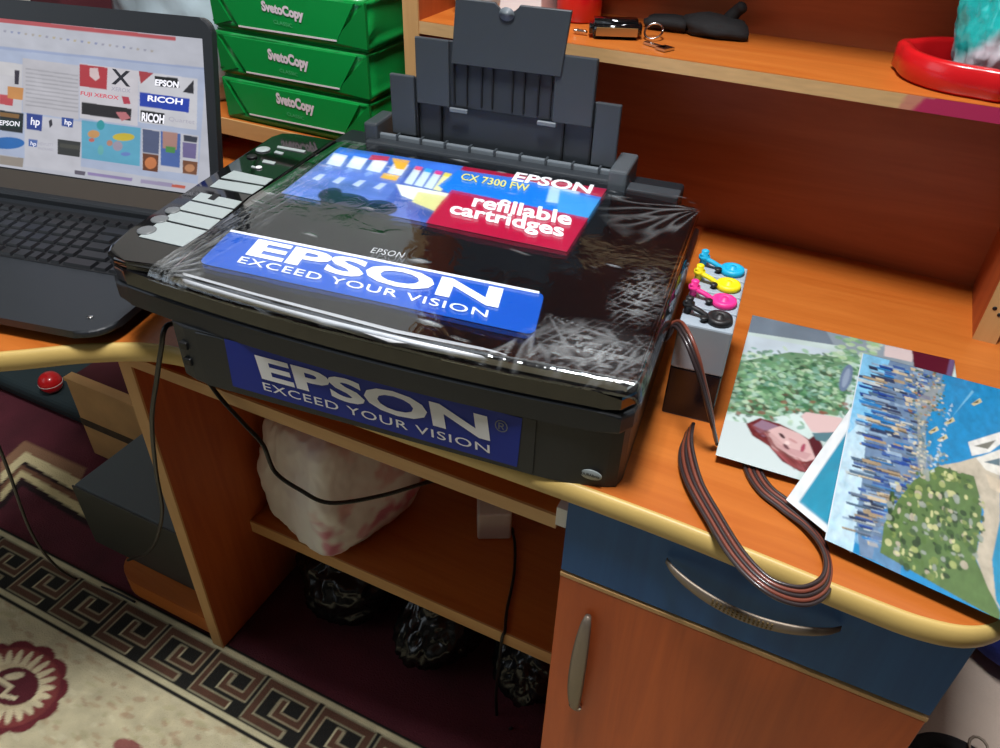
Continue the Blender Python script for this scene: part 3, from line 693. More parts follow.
# ---- stickers on the lid
zs = H+0.0003
def par(pbl, pbr, ptl, z=zs): O = pz(pbl, z); return O, pz(pbr, z)-O, pz(ptl, z)-O
sb_ = empty('lid_sticker', (0, 0, 0)); sb_.parent = prn
O, U, V = par((198, 263), (534, 335.5), (231, 230.5))
quad('sticker_film', O, U, V, M['blue_label'], sb_, 0, 0.0003, 0.008)
quad('white_border', O+V*0.955, U*0.985, V*0.06, M['white_ink'], sb_, 0.0002, 0.0003)
text('lettering', 'EPSON', *par((245, 255.5), (498, 309), (259, 239.5)), M['white_ink'], sb_, 0.035, 0.0009)
text('lettering', 'EXCEED YOUR VISION', *par((237, 263), (487, 318.5), (242, 257)), M['white_ink'], sb_, 0.008, 0.0009, 1.1)
text('embossed_name', 'EPSON', *par((370, 253), (402, 258.5), (374, 248)), M['silver'], prn, 0.0, 0.0006, 1.1)
# upper sticker: printed picture of cartridges
st = empty('lid_sticker', (0, 0, 0)); st.parent = prn
def homog(src, dst):
    A = []
    for (x, y), (u, v) in zip(src, dst):
        A.append([x, y, 1, 0, 0, 0, -u*x, -u*y, -u]); A.append([0, 0, 0, x, y, 1, -v*x, -v*y, -v])
    return np.linalg.svd(np.array(A, float))[2][-1].reshape(3, 3)
def happ(Hm, p): q = Hm @ np.array([p[0], p[1], 1.0]); return q[:2]/q[2]
SQ = [(0, 0), (1, 0), (1, 1), (0, 1)]
SP = [pz(p, zs)[:2] for p in ((281, 193), (567, 252), (607, 189), (340, 147))]
Hs = homog(SQ, SP); Hi = homog(SP, SQ)
fuv = lambda P: happ(Hi, P)
def q_(pts): return [fuv(pz(p, zs)) for p in pts]
cv = Canvas(np.linspace(0, 1, 260), np.linspace(0, 1, 130), (78, 104, 176))
cv.poly(q_([(281, 193), (340, 147), (420, 158), (370, 220)]), (96, 124, 190))
cv.poly(q_([(340, 147), (480, 164), (470, 176), (330, 156)]), (62, 118, 200))
cv.noise(0.5, 9, 3)
for i, x in enumerate((338, 358, 378, 399)):           # four cartridge pictures and their bottles
    y = 160+i*3.0
    cv.poly(q_([(x-4, y-7), (x+10, y-4), (x+2, y+7), (x-12, y+4)]), (214, 226, 240)); cv.poly(q_([(x-3, y-5), (x+8, y-2.5), (x+4, y+1), (x-7, y-1)]), (236, 240, 244))
    cv.poly(q_([(x-26, y+19), (x-18, y+14), (x-12, y+15), (x-20, y+21)]), (190, 206, 232)); cv.poly(q_([(x-14, y+8), (x-8, y+5), (x-5, y+8), (x-12, y+11)]), (130, 160, 214))
cv.poly(q_([(372, 155), (390, 157), (388, 161), (368, 160)]), (196, 60, 84)); cv.poly(q_([(392, 158), (410, 161), (404, 170), (396, 169)]), (224, 180, 60)); cv.poly(q_([(384, 173), (400, 176), (396, 181), (380, 178)]), (224, 184, 80))
for i, (x, c) in enumerate(((420, (226, 90, 120)), (430, (60, 170, 220)), (440, (214, 60, 130)), (449, (226, 214, 70)))):
    y = 166+i*2.2; cv.poly(q_([(x-4, y), (x+3, y+1.5), (x-8, y+19), (x-16, y+17)]), (226, 226, 170) if i == 3 else (206, 222, 224)); cv.poly(q_([(x-4, y), (x+3, y+1.5), (x+1, y+5), (x-6, y+3.5)]), c)
cv.poly(q_([(396, 184), (450, 194), (440, 210), (402, 196)]), (232, 236, 214)); cv.poly(q_([(418, 192), (448, 197), (436, 212), (412, 202)]), (206, 206, 150))
for (a, b, r1, r2) in ((345, 202, 24, 7), (330, 194, 10, 5), (378, 208, 18, 6)):
    c = fuv(pz((a, b), zs)); e = fuv(pz((a+r1, b+r1*0.2), zs)); f_ = fuv(pz((a+r2*0.9, b-r2), zs))
    cv.ell(c[0], c[1], abs(e[0]-c[0]), abs(f_[1]-c[1])+0.02, (26, 34, 64))
cv.poly(q_([(466, 164), (612, 190), (608, 205), (455, 176)]), (172, 26, 66))                # red band
cv.poly(q_([(458, 170), (514, 178), (608, 199), (590, 224), (452, 196), (438, 186)]), (28, 128, 214))   # blue band
cv.poly(q_([(550, 186), (580, 192), (574, 206), (546, 202)]), (176, 206, 226)); cv.poly(q_([(560, 190), (600, 200), (588, 222), (556, 214)]), (70, 156, 214))
cv.poly(q_([(452, 190), (606, 222), (572, 258), (424, 226), (438, 206)]), (176, 26, 66))   # crimson panel
cv.blur(1)
cv.mesh('printed_film', lambda X, Y: np.array([(*happ(Hs, (x, y)), zs+0.0003) for x, y in zip(X, Y)]), M['sticker'], st, 0.0003)
M['yellow_ink'] = mat('yellow_print', S(236, 226, 120), 0.4)
text('lettering', 'EPSON', *par((511, 181), (590, 194.5), (517, 172.5)), M['white_ink'], st, 0.03, 0.0007)
text('lettering', 'CX 7300 FW', *par((460, 180), (528, 192), (463, 173.5)), M['yellow_ink'], st, 0.015, 0.0007)
text('lettering', 'refillable', *par((471, 207), (571, 226.5), (476, 194.5)), M['white_ink'], st, 0.028, 0.0007)
text('lettering', 'cartridges', *par((447, 217.5), (563, 242), (453, 202)), M['white_ink'], st, 0.028, 0.0007)
# ---- label on the front door, laid on the bowed front
fl = empty('front_label', (0, 0, 0)); fl.parent = prn
def fpt(p): return pv(p, -0.0152)
def bent(name, pts2, faces, O, U, V, m, lift):
    P = O+pts2[:, :1]*U+pts2[:, 1:]*V
    for q in P: q[1] = bf(q[0])-0.0012-lift
    return pyd(name, P, faces, m, fl)
def fpar(bl, br_, tl): O = fpt(bl); return O, fpt(br_)-O, fpt(tl)-O
n = 24; g = np.array([(i/n, j) for i in range(n+1) for j in (0, 1)], float)
O, U, V = fpar((233, 386), (517, 467), (224, 338.5))
bent('label_film', g, [(2*i, 2*i+2, 2*i+3, 2*i+1) for i in range(n)], O, U, V, M['navy_label'], 0.0006)
for body, a, b, c, bold in (('EPSON', (262.5, 378.5), (490.5, 441), (254.5, 354), 0.035), ('EXCEED YOUR VISION', (264.5, 389.5), (490, 453), (262.5, 381.5), 0.006)):
    uv, Fc = text_mesh(body, bold, 1.0 if body == 'EPSON' else 1.1)
    bent('lettering', uv, Fc, *fpar(a, b, c), M['white_ink'], 0.0011)
uv, Fc = text_mesh('®', 0.0); bent('lettering', uv, Fc, *fpar((495, 430), (508, 433.5), (495, 418)), M['grey_mid'], 0.0011)
# oval badge
q = pv((590, 476.5), -0.011)
bd = lathe('badge', [(0.0093, 0), (0.0093, 0.0008), (0.0085, 0.0011)], M['plate'], prn, 28)
bd.matrix_basis = Matrix.Translation((q[0], bf(q[0])-0.0003, max(q[2], 0.012))) @ Matrix.Rotation(math.pi/2, 4, 'X') @ Matrix.Diagonal((1, 0.55, 1, 1))
qz = max(q[2], 0.012); qy = bf(q[0])-0.0003-0.0014
text('badge_print', 'DURABrite', (q[0]-0.0075, qy, qz-0.0014), (0.015, 0, 0), (0, 0, 0.003), M['dark'], prn, 0.02, 0.0)
box('side_latch', -0.4215, -0.4195, 0.012, 0.02, 0.02, 0.045, M['dark'], prn)
for zc in (0.022, 0.040): box('front_screw', -0.412, -0.404, -0.0145, -0.004, zc-0.004, zc+0.004, M['dark'], prn, 0.001)

# ---- clear film wrapped round the lid
nu, nv = 300, 230
us = np.linspace(-0.432, 0.0065, nu); vv = np.linspace(-0.026, 0.334, nv)
def crease(u, v):
    """0..1 strength of a painted pale crease and the height it lifts the film"""
    k = 0.0
    def fan(cu, cv_, R, dens, seed, a0, a1):
        du, dv = u-cu, v-cv_; r = math.hypot(du, dv); a = math.degrees(math.atan2(dv, du)) % 360
        if r > R or not (a0 <= a <= a1): return 0.0
        nse = mnoise.noise(Vector((a*dens, r*18, seed)))
        return max(0, 1-abs(nse)*4.5)*(1-r/R)**0.5*min(1, r/0.02)
    k = max(k, fan(-0.088, 0.060, 0.085, 0.09, 1.0, 250, 345)*0.5)
    k = max(k, fan(0.0, 0.31, 0.11, 0.09, 5.0, 180, 255)*0.3)
    k = max(k, fan(-0.425, -0.01, 0.045, 0.09, 13.0, 0, 360)*0.7)
    # long parallel creases beside the control panel
    s = u*0.35+v*1.0
    w_ = max(0, 1-abs(u+0.412)/0.035)
    nse = mnoise.noise(Vector(((u-0.12*v)*260, v*9, 3.0)))
    k = max(k, max(0, 1-abs(nse)*6)*w_*0.22)
    # fine scratches
    nse = mnoise.noise(Vector((u*30+v*160, v*40-u*30, 7.0)))*mnoise.noise(Vector((u*25, v*25, 2.0)))
    k = max(k, max(0, nse-0.16)*2.2)
    # crumpled patch over the right front corner, glinting highlights painted as pale ridges
    r1 = max(0, 1-abs(mnoise.noise(Vector((u*45+v*30, v*130, 4.0))))*8)
    r2 = max(0, 1-abs(mnoise.noise(Vector((u*140-v*60, v*40-u*20, 8.0))))*8)
    d_ = math.hypot((u+0.040)/0.062, (v-0.022)/0.045)
    k = max(k, max(0, 1-d_)*(0.08+0.6*max(r1, r2)))
    d_ = math.hypot((u+0.024)/0.026, (v-0.115)/0.06)
    k = max(k, max(0, 1-d_)*max(r1, r2)*0.6)
    return min(k, 1.0)
V = []; A = []
for v in vv:
    for u in us:
        k = crease(u, v)
        fv = -0.017*(1-((u+0.20)/0.27)**2)+0.003
        z = H+0.0022+0.0007*mnoise.noise(Vector((u*22, v*22, 1.0)))+0.0016*k
        e = max(0, u-0.0)/0.006; z -= 0.012*min(1, e)**2
        fe = max(0, (fv+0.001)-v)/0.012; z -= 0.010*min(1, fe)**1.5
        uu, v2 = u, max(v, fv-0.0075-0.003*k)
        V.append((uu, v2, max(z, 0.094))); A.append(k)
Fc = [(j*nu+i, j*nu+i+1, (j+1)*nu+i+1, (j+1)*nu+i) for j in range(nv-1) for i in range(nu-1)]
o = pyd('wrapping_film', V, Fc, M['film'], prn, True)
a = o.data.color_attributes.new('Col', 'FLOAT_COLOR', 'POINT')
A = np.array(A)*0.55
a.data.foreach_set('color', np.stack([A, A, A, np.ones_like(A)], 1).astype(np.float32).ravel())

# ================================================================== INK TANKS
tk = tag(empty('ink_tank_block', PFR, PA), 'block of four refill ink tanks with coloured rubber plugs beside the printer', 'ink tanks')
u0, u1 = 0.013, 0.058; v0_, v1_ = 0.108, 0.228; dv = (v1_-v0_)/4; zt = 0.098
plug = ['ink_k', 'ink_magenta', 'ink_yellow', 'ink_cyan']; ink = [('ink_black', 0.056), ('ink_black', 0.05), ('ink_black', 0.05), ('ink_black', 0.05)]
M['ink_m'] = mat('magenta_ink', S(120, 10, 60), 0.2); M['ink_y'] = mat('yellow_ink', S(210, 170, 10), 0.2); M['ink_c'] = mat('cyan_ink', S(10, 60, 120), 0.2)
inkm = ['ink_black', 'ink_m', 'ink_y', 'ink_c']
for i in range(4):
    a, b = v0_+i*dv+0.0006, v0_+(i+1)*dv-0.0006
    tb = box('tank', u0, u1, a, b, 0.052, zt, M['tank_clear'], tk, 0.0018)
    box('ink', u0+0.0002, u1-0.0002, a+0.0002, b-0.0002, 0.0, 0.052, M[inkm[i]], tb, 0.0012)
    vc = (a+b)/2
    # round filler plug with a strap to a small air plug
    lathe('filler_plug', [(0.0105, 0), (0.0115, 0.002), (0.0105, 0.005), (0.007, 0.0055), (0.006, 0.004), (0.0035, 0.004), (0.003, 0.0065)], M[plug[i]], tb, 18, (u1-0.0135, vc, zt))
    V, Fc = tube_geo(spline([(u1-0.024, vc, zt+0.0025), (u1-0.031, vc+0.001, zt+0.0055), (u1-0.039, vc+0.002, zt+0.008), (u1-0.044, vc+0.003, zt+0.012)], 5), 0.0022, 7, 1.3)
    pyd('plug_strap', V, Fc, M[plug[i]], tb, True)
    lathe('air_plug', [(0.003, 0), (0.0035, 0.006), (0.0052, 0.007), (0.0052, 0.010), (0.003, 0.0105), (0.0036, 0.015), (0.002, 0.016)], M[plug[i]], tb, 12, (u0+0.004, vc+0.004, zt))
    lathe('stud', [(0.0022, 0), (0.0022, 0.003), (0.0035, 0.0035), (0.0035, 0.0048), (0.001, 0.005)], M['ink_k'], tb, 10, (u0+0.019, vc-0.006, zt))
# ribbon of parallel ink tubes
def ribbon(name, path, widths, parent, labelmats, twist):
    path = [np.array(p, float) for p in path]; n = len(path)
    for j, mm in enumerate(labelmats):
        pts = []
        for i in range(n):
            t = path[min(i+1, n-1)]-path[max(i-1, 0)]; t /= np.linalg.norm(t)
            flat = np.cross([0, 0, 1.0], t); flat /= (np.linalg.norm(flat)+1e-9)
            tw = twist(i/(n-1)); w_ = flat*math.cos(tw)+np.array([0, 0, 1.0])*math.sin(tw)
            pts.append(path[i]+w_*(j-(len(labelmats)-1)/2)*widths)
        V, Fc = tube_geo(pts, 0.00165, 7)
        pyd('ink_tube', V, Fc, M[mm], parent, True)
def W(p, h): return onz(p, DESK+h)
mats6 = ['tube_dark', 'tube_red', 'tube_dark', 'tube_red', 'tube_dark']
rb = tag(empty('ink_tube_ribbon', W((690, 430), 0)), 'flat ribbon of dark and rust ink tubes looped over the desk edge', 'ink tubes')
rel = np.array(rb.location)
loop = [W((690, 428), 0.010), W((686, 450), 0.009), W((693, 480), 0.008), W((712, 515), 0.007), W((738, 556), 0.006), W((768, 585), 0.005), W((800, 596), 0.003), W((822, 588), 0.002), W((829, 570), 0.002), W((824, 548), 0.003), W((808, 525), 0.0035), W((785, 505), 0.0035), W((764, 488), 0.0032), W((752, 466), 0.003), W((752, 440), 0.003)]
ribbon('r', [p-rel for p in spline(loop, 7)], 0.0031, rb, mats6, lambda t: 1.25*math.cos(math.pi*min(1, t/0.35))**2*(1 if t < 0.175 else 0)+(0.95*math.sin(math.pi*min(1, max(0, (t-0.35)/0.42)))))
arc = [pz((668, 330), 0.075), None]
P0 = PFR+PUX*0.0035+PUY*0.105+np.array([0, 0, 0.082])
arc = [P0, W((676, 324), 0.096), W((686, 335), 0.102), W((697, 362), 0.088), W((706, 395), 0.06), W((713, 425), 0.03), W((716, 441), 0.0085)]
ribbon('r', [p-rel for p in spline(arc, 7)], 0.0031, rb, ['tube_dark', 'tube_dark', 'tube_red'], lambda t: 0.9)

# ================================================================== PHOTO PRINTS
def photo(name, cv, O, U, V, zf, label, border=0.0):
    nrm = U if callable(U) else (lambda X, Y: O+X[:, None]*U+Y[:, None]*V)
    def fn(X, Y):
        P = nrm(X, Y); P[:, 2] = zf(X, Y); return P-O
    r = empty(name, O)
    cv.blur(1); cv.C *= 0.8
    cv.mesh('printed_sheet', fn, M['print'], r, 0.0004)
    tag(r, label, 'photo', 'glossy photo prints on the desk')
    return r
zp = DESK+0.0072
# 1: portrait print lying on its side
O1 = onz((715, 456.5), zp); T1 = onz((752.5, 315), zp); R1 = onz((954.5, 360), zp)
U1 = R1-T1; V1 = T1-O1
f1 = affine_uv(O1, U1, V1)
def q1(pts): return [f1(onz(p, zp)) for p in pts]
cv = Canvas(np.linspace(0, 1, 200), np.linspace(0, 1, 220), (206, 226, 222))
rg = random.Random(5)
cv.poly(q1([(752, 315), (954, 360), (950, 375), (848, 352), (840, 346), (748, 330)]), (150, 166, 176))
cv.poly(q1([(752, 315), (826, 331), (834, 345), (748, 332)]), (120, 136, 150))
cv.poly(q1([(747, 335), (830, 350), (826, 362), (742, 352)]), (206, 222, 232))
cv.poly(q1([(738, 362), (790, 352), (850, 358), (846, 400), (838, 416), (800, 412), (770, 418), (728, 412), (724, 400)]), (112, 150, 116))
cv.noise(0.25, 9, 6)
for k in range(60):
    c = f1(onz((rg.uniform(732, 850), rg.uniform(368, 410)), zp)); cv.ell(c[0], c[1], 0.03, 0.02, rg.choice([(52, 88, 66), (70, 110, 80), (96, 60, 54)]), 0.6, rg.uniform(-1, 1))
for k in range(900):
    x = rg.uniform(728, 860); y = rg.gauss(385, 22)
    if y < 346+(x-745)*0.06 or y > 440-(850-x)*0.05: continue
    c = f1(onz((x, y), zp)); dens = rg.random()
    colr = rg.choice([(64, 124, 84), (104, 158, 112), (150, 196, 150), (196, 222, 188), (46, 92, 66), (176, 210, 190), (120, 170, 150)])
    if y > 400 and rg.random() < 0.12: colr = (140, 84, 70)
    cv.ell(c[0], c[1], rg.uniform(0.008, 0.022), rg.uniform(0.006, 0.014), colr, 0.75, rg.uniform(-1, 1))
for k in range(60):
    x = rg.uniform(835, 880); y = rg.uniform(332, 362); c = f1(onz((x, y), zp))
    cv.ell(c[0], c[1], 0.02, 0.014, rg.choice([(168, 206, 150), (120, 170, 120), (206, 224, 196)]), 0.7)
cv.poly(q1([(724, 420), (752, 424), (800, 470), (790, 494), (715, 457)]), (212, 226, 226))
cv.poly(q1([(885, 345), (915, 351), (912, 362), (884, 356)]), (224, 206, 204)); cv.poly(q1([(912, 350), (956, 360), (952, 377), (914, 368)]), (92, 24, 44)); cv.poly(q1([(950, 358), (955, 360), (951, 377), (946, 376)]), (110, 88, 130))
def e1(p, a, b, rot, c, al=1.0, cvv=None):
    """ellipse given in photo pixels, axes a,b px"""
    pts = [(p[0]+a*math.cos(t)*math.cos(rot)-b*math.sin(t)*math.sin(rot), p[1]+a*math.cos(t)*math.sin(rot)+b*math.sin(t)*math.cos(rot)) for t in np.linspace(0, 2*math.pi, 28)[:-1]]
    cv.poly(q1(pts), c, al)
cv.poly(q1([(746, 424), (760, 418), (780, 424), (800, 434), (820, 446), (826, 462), (812, 474), (800, 472), (782, 462), (768, 446), (752, 436)]), (110, 40, 46))
cv.poly(q1([(752, 426), (762, 420), (778, 426), (770, 436), (762, 438)]), (150, 120, 140)); cv.poly(q1([(770, 448), (790, 466), (806, 472), (800, 462), (782, 450)]), (168, 92, 96))
cv.poly(q1([(764, 432), (780, 426), (800, 434), (816, 446), (818, 458), (806, 462), (788, 458), (772, 448)]), (222, 186, 184))
for k in range(26):
    t_ = rg.random(); cv.line([tuple(q1([(750+8*t_, 424+14*t_)])[0]), tuple(q1([(770+rg.uniform(-6, 6), 436+rg.uniform(-6, 10))])[0]), tuple(q1([(800+rg.uniform(-8, 8), 466+rg.uniform(-4, 5))])[0])], 0.006, rg.choice([(150, 74, 70), (84, 26, 34), (128, 54, 56)]), 0.35)
cv.poly(q1([(768, 434), (782, 428), (802, 436), (815, 447), (816, 456), (806, 460), (790, 456), (776, 447)]), (220, 184, 182), 0.75)
cv.poly(q1([(776, 444), (790, 454), (806, 460), (812, 454), (796, 450)]), (196, 150, 152), 0.7)
e1((782, 436), 4.0, 1.5, 0.75, (70, 44, 52)); e1((786, 447), 4, 1.6, 0.75, (110, 72, 78)); e1((803, 448), 4.5, 2.2, -1.2, (168, 70, 96)); e1((793, 441), 5, 1.2, 0.5, (200, 150, 150)); e1((787, 443), 2.5, 2, 0.2, (240, 214, 210))
cv.poly(q1([(808, 440), (816, 434), (822, 444), (826, 458), (816, 460)]), (86, 28, 38))
cv.poly(q1([(801, 416), (806, 412), (842, 418), (842, 430), (832, 434), (812, 432)]), (226, 196, 194)); cv.poly(q1([(812, 433), (836, 432), (826, 442), (816, 440)]), (90, 130, 140))
e1((846, 378), 6, 14, 0.3, (110, 130, 160)); e1((846, 378), 3, 10, 0.3, (150, 168, 190))
pic1 = photo('photo_print', cv, O1, U1, V1, lambda X, Y: zp+0.010*np.clip(0.35-Y, 0, 1)**1.5*np.clip(1-X*2.2, 0, 1), 'photo print of a red haired woman beside green leaves, next to the ink tanks')
# 2: sheet with a white border, teal sea
z2 = zp+0.0030
O2 = onz((786, 499.5), z2); U2 = onz((858, 546), z2)-O2; U2 = onz((824, 530.6), z2)-O2; U2 = U2/np.linalg.norm(U2)*0.062; V2 = onz((845, 416), z2)-O2; V2 = V2/np.linalg.norm(V2)*0.165
cv = Canvas(np.linspace(0, 1, 60), np.linspace(0, 1, 80), (236, 242, 244))
cv.rect(0.15, 0.045, 0.97, 0.96, (44, 146, 178)); cv.noise(0.2, 14, 4)
photo('photo_print', cv, O2, U2, V2, lambda X, Y: z2+0*X, 'white bordered print of plain teal sea between the portrait and city prints')
# 3: harbour city
z3 = zp+0.0048
O3 = onz((824.5, 540), z3); T3 = onz((862.5, 353), z3)
B3 = O3+(onz((1000, 619.5), z3)-O3)*1.22; R3 = T3+(onz((1000, 389), z3)-T3)*1.15
Q3 = [p[:2] for p in (O3, B3, R3, T3)]
H3 = homog(SQ, Q3); H3i = homog(Q3, SQ)
f3 = lambda P: happ(H3i, P)
def q3(pts): return [f3(onz(p, z3)) for p in pts]
cv = Canvas(np.linspace(0, 1, 230), np.linspace(0, 1, 300), (24, 140, 198))
cv.poly(q3([(862, 352), (892, 360), (886, 400), (862, 470), (852, 556), (824, 540)]), (132, 200, 238))
cv.poly(q3([(862, 420), (868, 440), (852, 556), (824, 540), (842, 440)]), (186, 222, 240))
for k in range(300):                                           # pale clouds
    x, y = rg.uniform(828, 880), rg.uniform(420, 540); c = f3(onz((x, y), z3)); cv.ell(c[0], c[1], 0.02, 0.02, (206, 230, 242), 0.25)
cv.poly(q3([(890, 360), (944, 372), (936, 398), (920, 420), (922, 452), (935, 460), (905, 490), (880, 520), (872, 560), (860, 556), (856, 520), (862, 480), (866, 440), (876, 400)]), (112, 140, 172))
for k in range(420):                                           # towers, tops pointing to the left edge
    x = rg.uniform(876, 932); y = rg.uniform(366, 545)
    x -= max(0, (y-400))*0.10
    L = rg.uniform(8, 26) if x < 905 else rg.uniform(4, 12)
    w_ = rg.uniform(1.8, 4.2); dx, dy = -0.96, -0.26
    c_ = rg.choice([(60, 96, 160), (36, 76, 156), (150, 176, 200), (196, 206, 206), (110, 128, 150), (206, 190, 160), (84, 112, 136), (44, 130, 196), (170, 150, 120), (52, 66, 96)])
    cv.poly(q3([(x, y), (x+dx*L, y+dy*L), (x+dx*L+0.3*w_, y+dy*L+w_), (x+0.3*w_, y+w_)]), c_)
    if rg.random() < 0.5: cv.poly(q3([(x, y+w_*0.6), (x+dx*L*0.9, y+dy*L*0.9+w_*0.6), (x+dx*L*0.9+0.2*w_, y+dy*L*0.9+w_), (x+0.3*w_, y+w_)]), tuple(int(v*0.6) for v in c_))
cv.poly(q3([(917, 400), (934, 384), (946, 384), (940, 400), (926, 420), (926, 470), (918, 470)]), (176, 172, 150), 0.5)
for k in range(120):
    x, y = rg.uniform(908, 945), rg.uniform(370, 420); c = f3(onz((x, y), z3)); cv.ell(c[0], c[1], 0.009, 0.006, rg.choice([(150, 150, 120), (206, 196, 170), (76, 104, 84), (120, 150, 160), (170, 120, 80)]), 0.9)
for k in range(160):
    x, y = rg.uniform(914, 950), rg.uniform(420, 475); c = f3(onz((x, y), z3))
    if x > 932 and y < 452: continue
    cv.ell(c[0], c[1], 0.008, 0.006, rg.choice([(180, 186, 176), (130, 150, 150), (216, 206, 180), (90, 120, 130)]), 0.9)
cv.poly(q3([(866, 556), (872, 530), (890, 508), (902, 500), (905, 540), (900, 576)]), (120, 146, 176), 0.6)
cv.poly(q3([(898, 500), (914, 480), (938, 466), (960, 464), (976, 478), (982, 510), (976, 560), (990, 590), (1000, 612), (1000, 621), (880, 553), (884, 524)]), (92, 122, 70))
cv.poly(q3([(938, 466), (960, 462), (980, 456), (1000, 470), (1000, 610), (988, 588), (976, 558), (984, 512), (974, 476)]), (196, 186, 166))
cv.poly(q3([(992, 560), (1000, 520), (1010, 520), (1010, 625), (996, 600)]), (36, 146, 188))
for k in range(420):                                           # wooded garden point
    x, y = rg.uniform(888, 984), rg.uniform(468, 600)
    if (x-935)**2/50**2+(y-520)**2/56**2 > 1.05: continue
    c = f3(onz((x, y), z3))
    cv.ell(c[0], c[1], rg.uniform(0.006, 0.02), rg.uniform(0.005, 0.016), rg.choice([(52, 84, 44), (84, 116, 58), (36, 62, 38), (120, 140, 76), (164, 176, 110), (206, 206, 150), (70, 96, 62), (150, 160, 150), (190, 180, 160)]), 0.9)
cv.poly(q3([(968, 442), (1000, 432), (1006, 440), (990, 452), (972, 456)]), (232, 232, 226)); cv.poly(q3([(974, 446), (996, 440), (988, 449)]), (120, 120, 110))
cv.poly(q3([(976, 458), (1004, 448), (1006, 478), (986, 470)]), (228, 226, 216)); cv.poly(q3([(984, 462), (1000, 458), (1000, 466)]), (96, 120, 130)); cv.poly(q3([(986, 474), (1006, 482), (1006, 496), (990, 488)]), (210, 196, 172))
for (x, y) in ((950, 420), (977, 401), (934, 429), (943, 437)):
    cv.poly(q3([(x-6, y+3), (x+3, y-3), (x+5, y+1), (x-3, y+5)]), (206, 196, 150)); cv.poly(q3([(x-4, y+2), (x+2, y-1), (x+1, y+2)]), (96, 80, 60))
cv.poly(q3([(952, 417), (972, 390), (974, 392)]), (130, 196, 226), 0.7)
for k in range(14): cv.poly(q3([(930+k*1.5, 470-k*5+rg.uniform(-3, 3)), (934+k*1.4, 468-k*5), (935+k*1.4, 472-k*5)]), (220, 230, 234), 0.6)
cv.noise(0.3, 40, 9)
cv.rect(-0.01, -0.01, 0.006, 1.01, (226, 234, 240))
H3m = lambda X, Y: np.array([(*happ(H3, (x, y)), O3[2]) for x, y in zip(X, Y)])
photo('photo_print', cv, O3, H3m, None, lambda X, Y: z3+0.003*np.clip(0.2-Y, 0, 1)*np.clip(1-X*2, 0, 1)*5*0.3, 'photo print of a blue harbour city with towers and a wooded point')

# ================================================================== LAPTOP
LA = math.radians(11.5)
LO = np.array([-0.607, 0.386, DESK])                # front right corner
lap = tag(empty('laptop', LO, LA), 'open charcoal laptop showing a page of printer brand pictures', 'laptop')
LW, LD, LT = 0.40, 0.243, 0.022
def rounded(x0, x1, y0, y1, r, n=6):
    out = []
    for cx, cy, a0 in ((x1-r, y1-r, 0), (x0+r, y1-r, 90), (x0+r, y0+r, 180), (x1-r, y0+r, 270)):
        for k in range(n+1): a = math.radians(a0+90*k/n); out.append((cx+r*math.cos(a), cy+r*math.sin(a)))
    return out
prism('base', rounded(-LW, 0, 0, LD, 0.030), 0.0135, LT, M['laptop'], lap, 0.003, 3)
prism('underside', rounded(-LW+0.02, -0.02, 0.02, LD-0.01, 0.02), 0.0, 0.0135, M['dark'], lap, 0.002, 1)
prism('keyboard_deck', rounded(-LW+0.012, -0.010, 0.104, 0.222, 0.006), LT, LT+0.0006, M['keywell'], lap)
lathe('deck_stud', [(0.001, 0), (0.0035, 0.0005), (0.003, 0.0012)], M['chrome'], lap, 12, (-0.030, 0.026, LT))
kd = [c for c in lap.children if c.name.startswith('keyboard_deck')][0]
key_cache = {}
def key(x, y, w_, d_):
    kk_ = (round(w_, 4), round(d_, 4))
    if kk_ not in key_cache:
        a, b = w_/2, d_/2; c, d = a-0.0016, b-0.0016
        me = bpy.data.meshes.new('key')
        me.from_pydata([(-a, -b, 0), (a, -b, 0), (a, b, 0), (-a, b, 0), (-c, -d, 0.0032), (c, -d, 0.0032), (c, d, 0.0032), (-c, d, 0.0032)], [], [(0, 3, 2, 1), (4, 5, 6, 7), (0, 1, 5, 4), (1, 2, 6, 5), (2, 3, 7, 6), (3, 0, 4, 7)])
        me.materials.append(M['key']); key_cache[kk_] = me
    o = bpy.data.objects.new('key', key_cache[kk_]); col.objects.link(o); o.parent = kd; o.location = (x, y, LT+0.0006)
kp = 0.0186
for r_ in range(6):
    y = 0.114+r_*0.0186; x = -LW+0.022
    sh_ = [0, 0.006, 0.010, 0.004, 0, 0][r_]
    if r_ == 0: widths = [1, 1, 1, 1, 5, 1, 1, 0.8, 0.8, 0.8, 0.05, 2.1, 1, 1]
    elif r_ == 5: widths = [0.9]*21
    else: widths = [[0, 1.6, 1.4, 1.2, 1][r_]]+[1]*12+[[0, 2.2, 1.6, 1.4, 1.9][r_]]+[0.1]+[1]*4
    for w_ in widths:
        ww = w_*kp
        if w_ > 0.2 and x+ww < -0.014: key(x+ww/2, y, ww-0.003, 0.0152 if r_ < 5 else 0.011)
        x += ww
# screen
TH = math.radians(14.5)
lidm = empty('screen_lid', (0, 0, 0)); lidm.parent = lap
SH = 0.2285
Mlid = Matrix.Translation((-0.010, LD-0.004, LT+0.002)) @ Matrix.Rotation(math.pi/2-TH, 4, 'X')   # local: x right, y up along the screen, z towards the viewer
bm_o = prism('screen_shell', rounded(-LW+0.03, 0.0, 0.0, SH, 0.014), -0.010, 0.0, M['bezel'], lidm, 0.003, 2); bm_o.matrix_basis = Mlid
o = box('hinge', -LW+0.07, -0.03, LD-0.012, LD+0.004, LT-0.004, LT+0.010, M['bezel'], lidm, 0.004)
LM = np.array(Matrix.Translation(tuple(LO)) @ Matrix.Rotation(LA, 4, 'Z') @ Mlid)
SO = LM[:3, 3]; SN = LM[:3, 2]; SXa = LM[:3, 0]; SYa = LM[:3, 1]
def sl(p):
    P = onplane(p, SO, SN)-SO; return np.array([P@SXa, P@SYa])
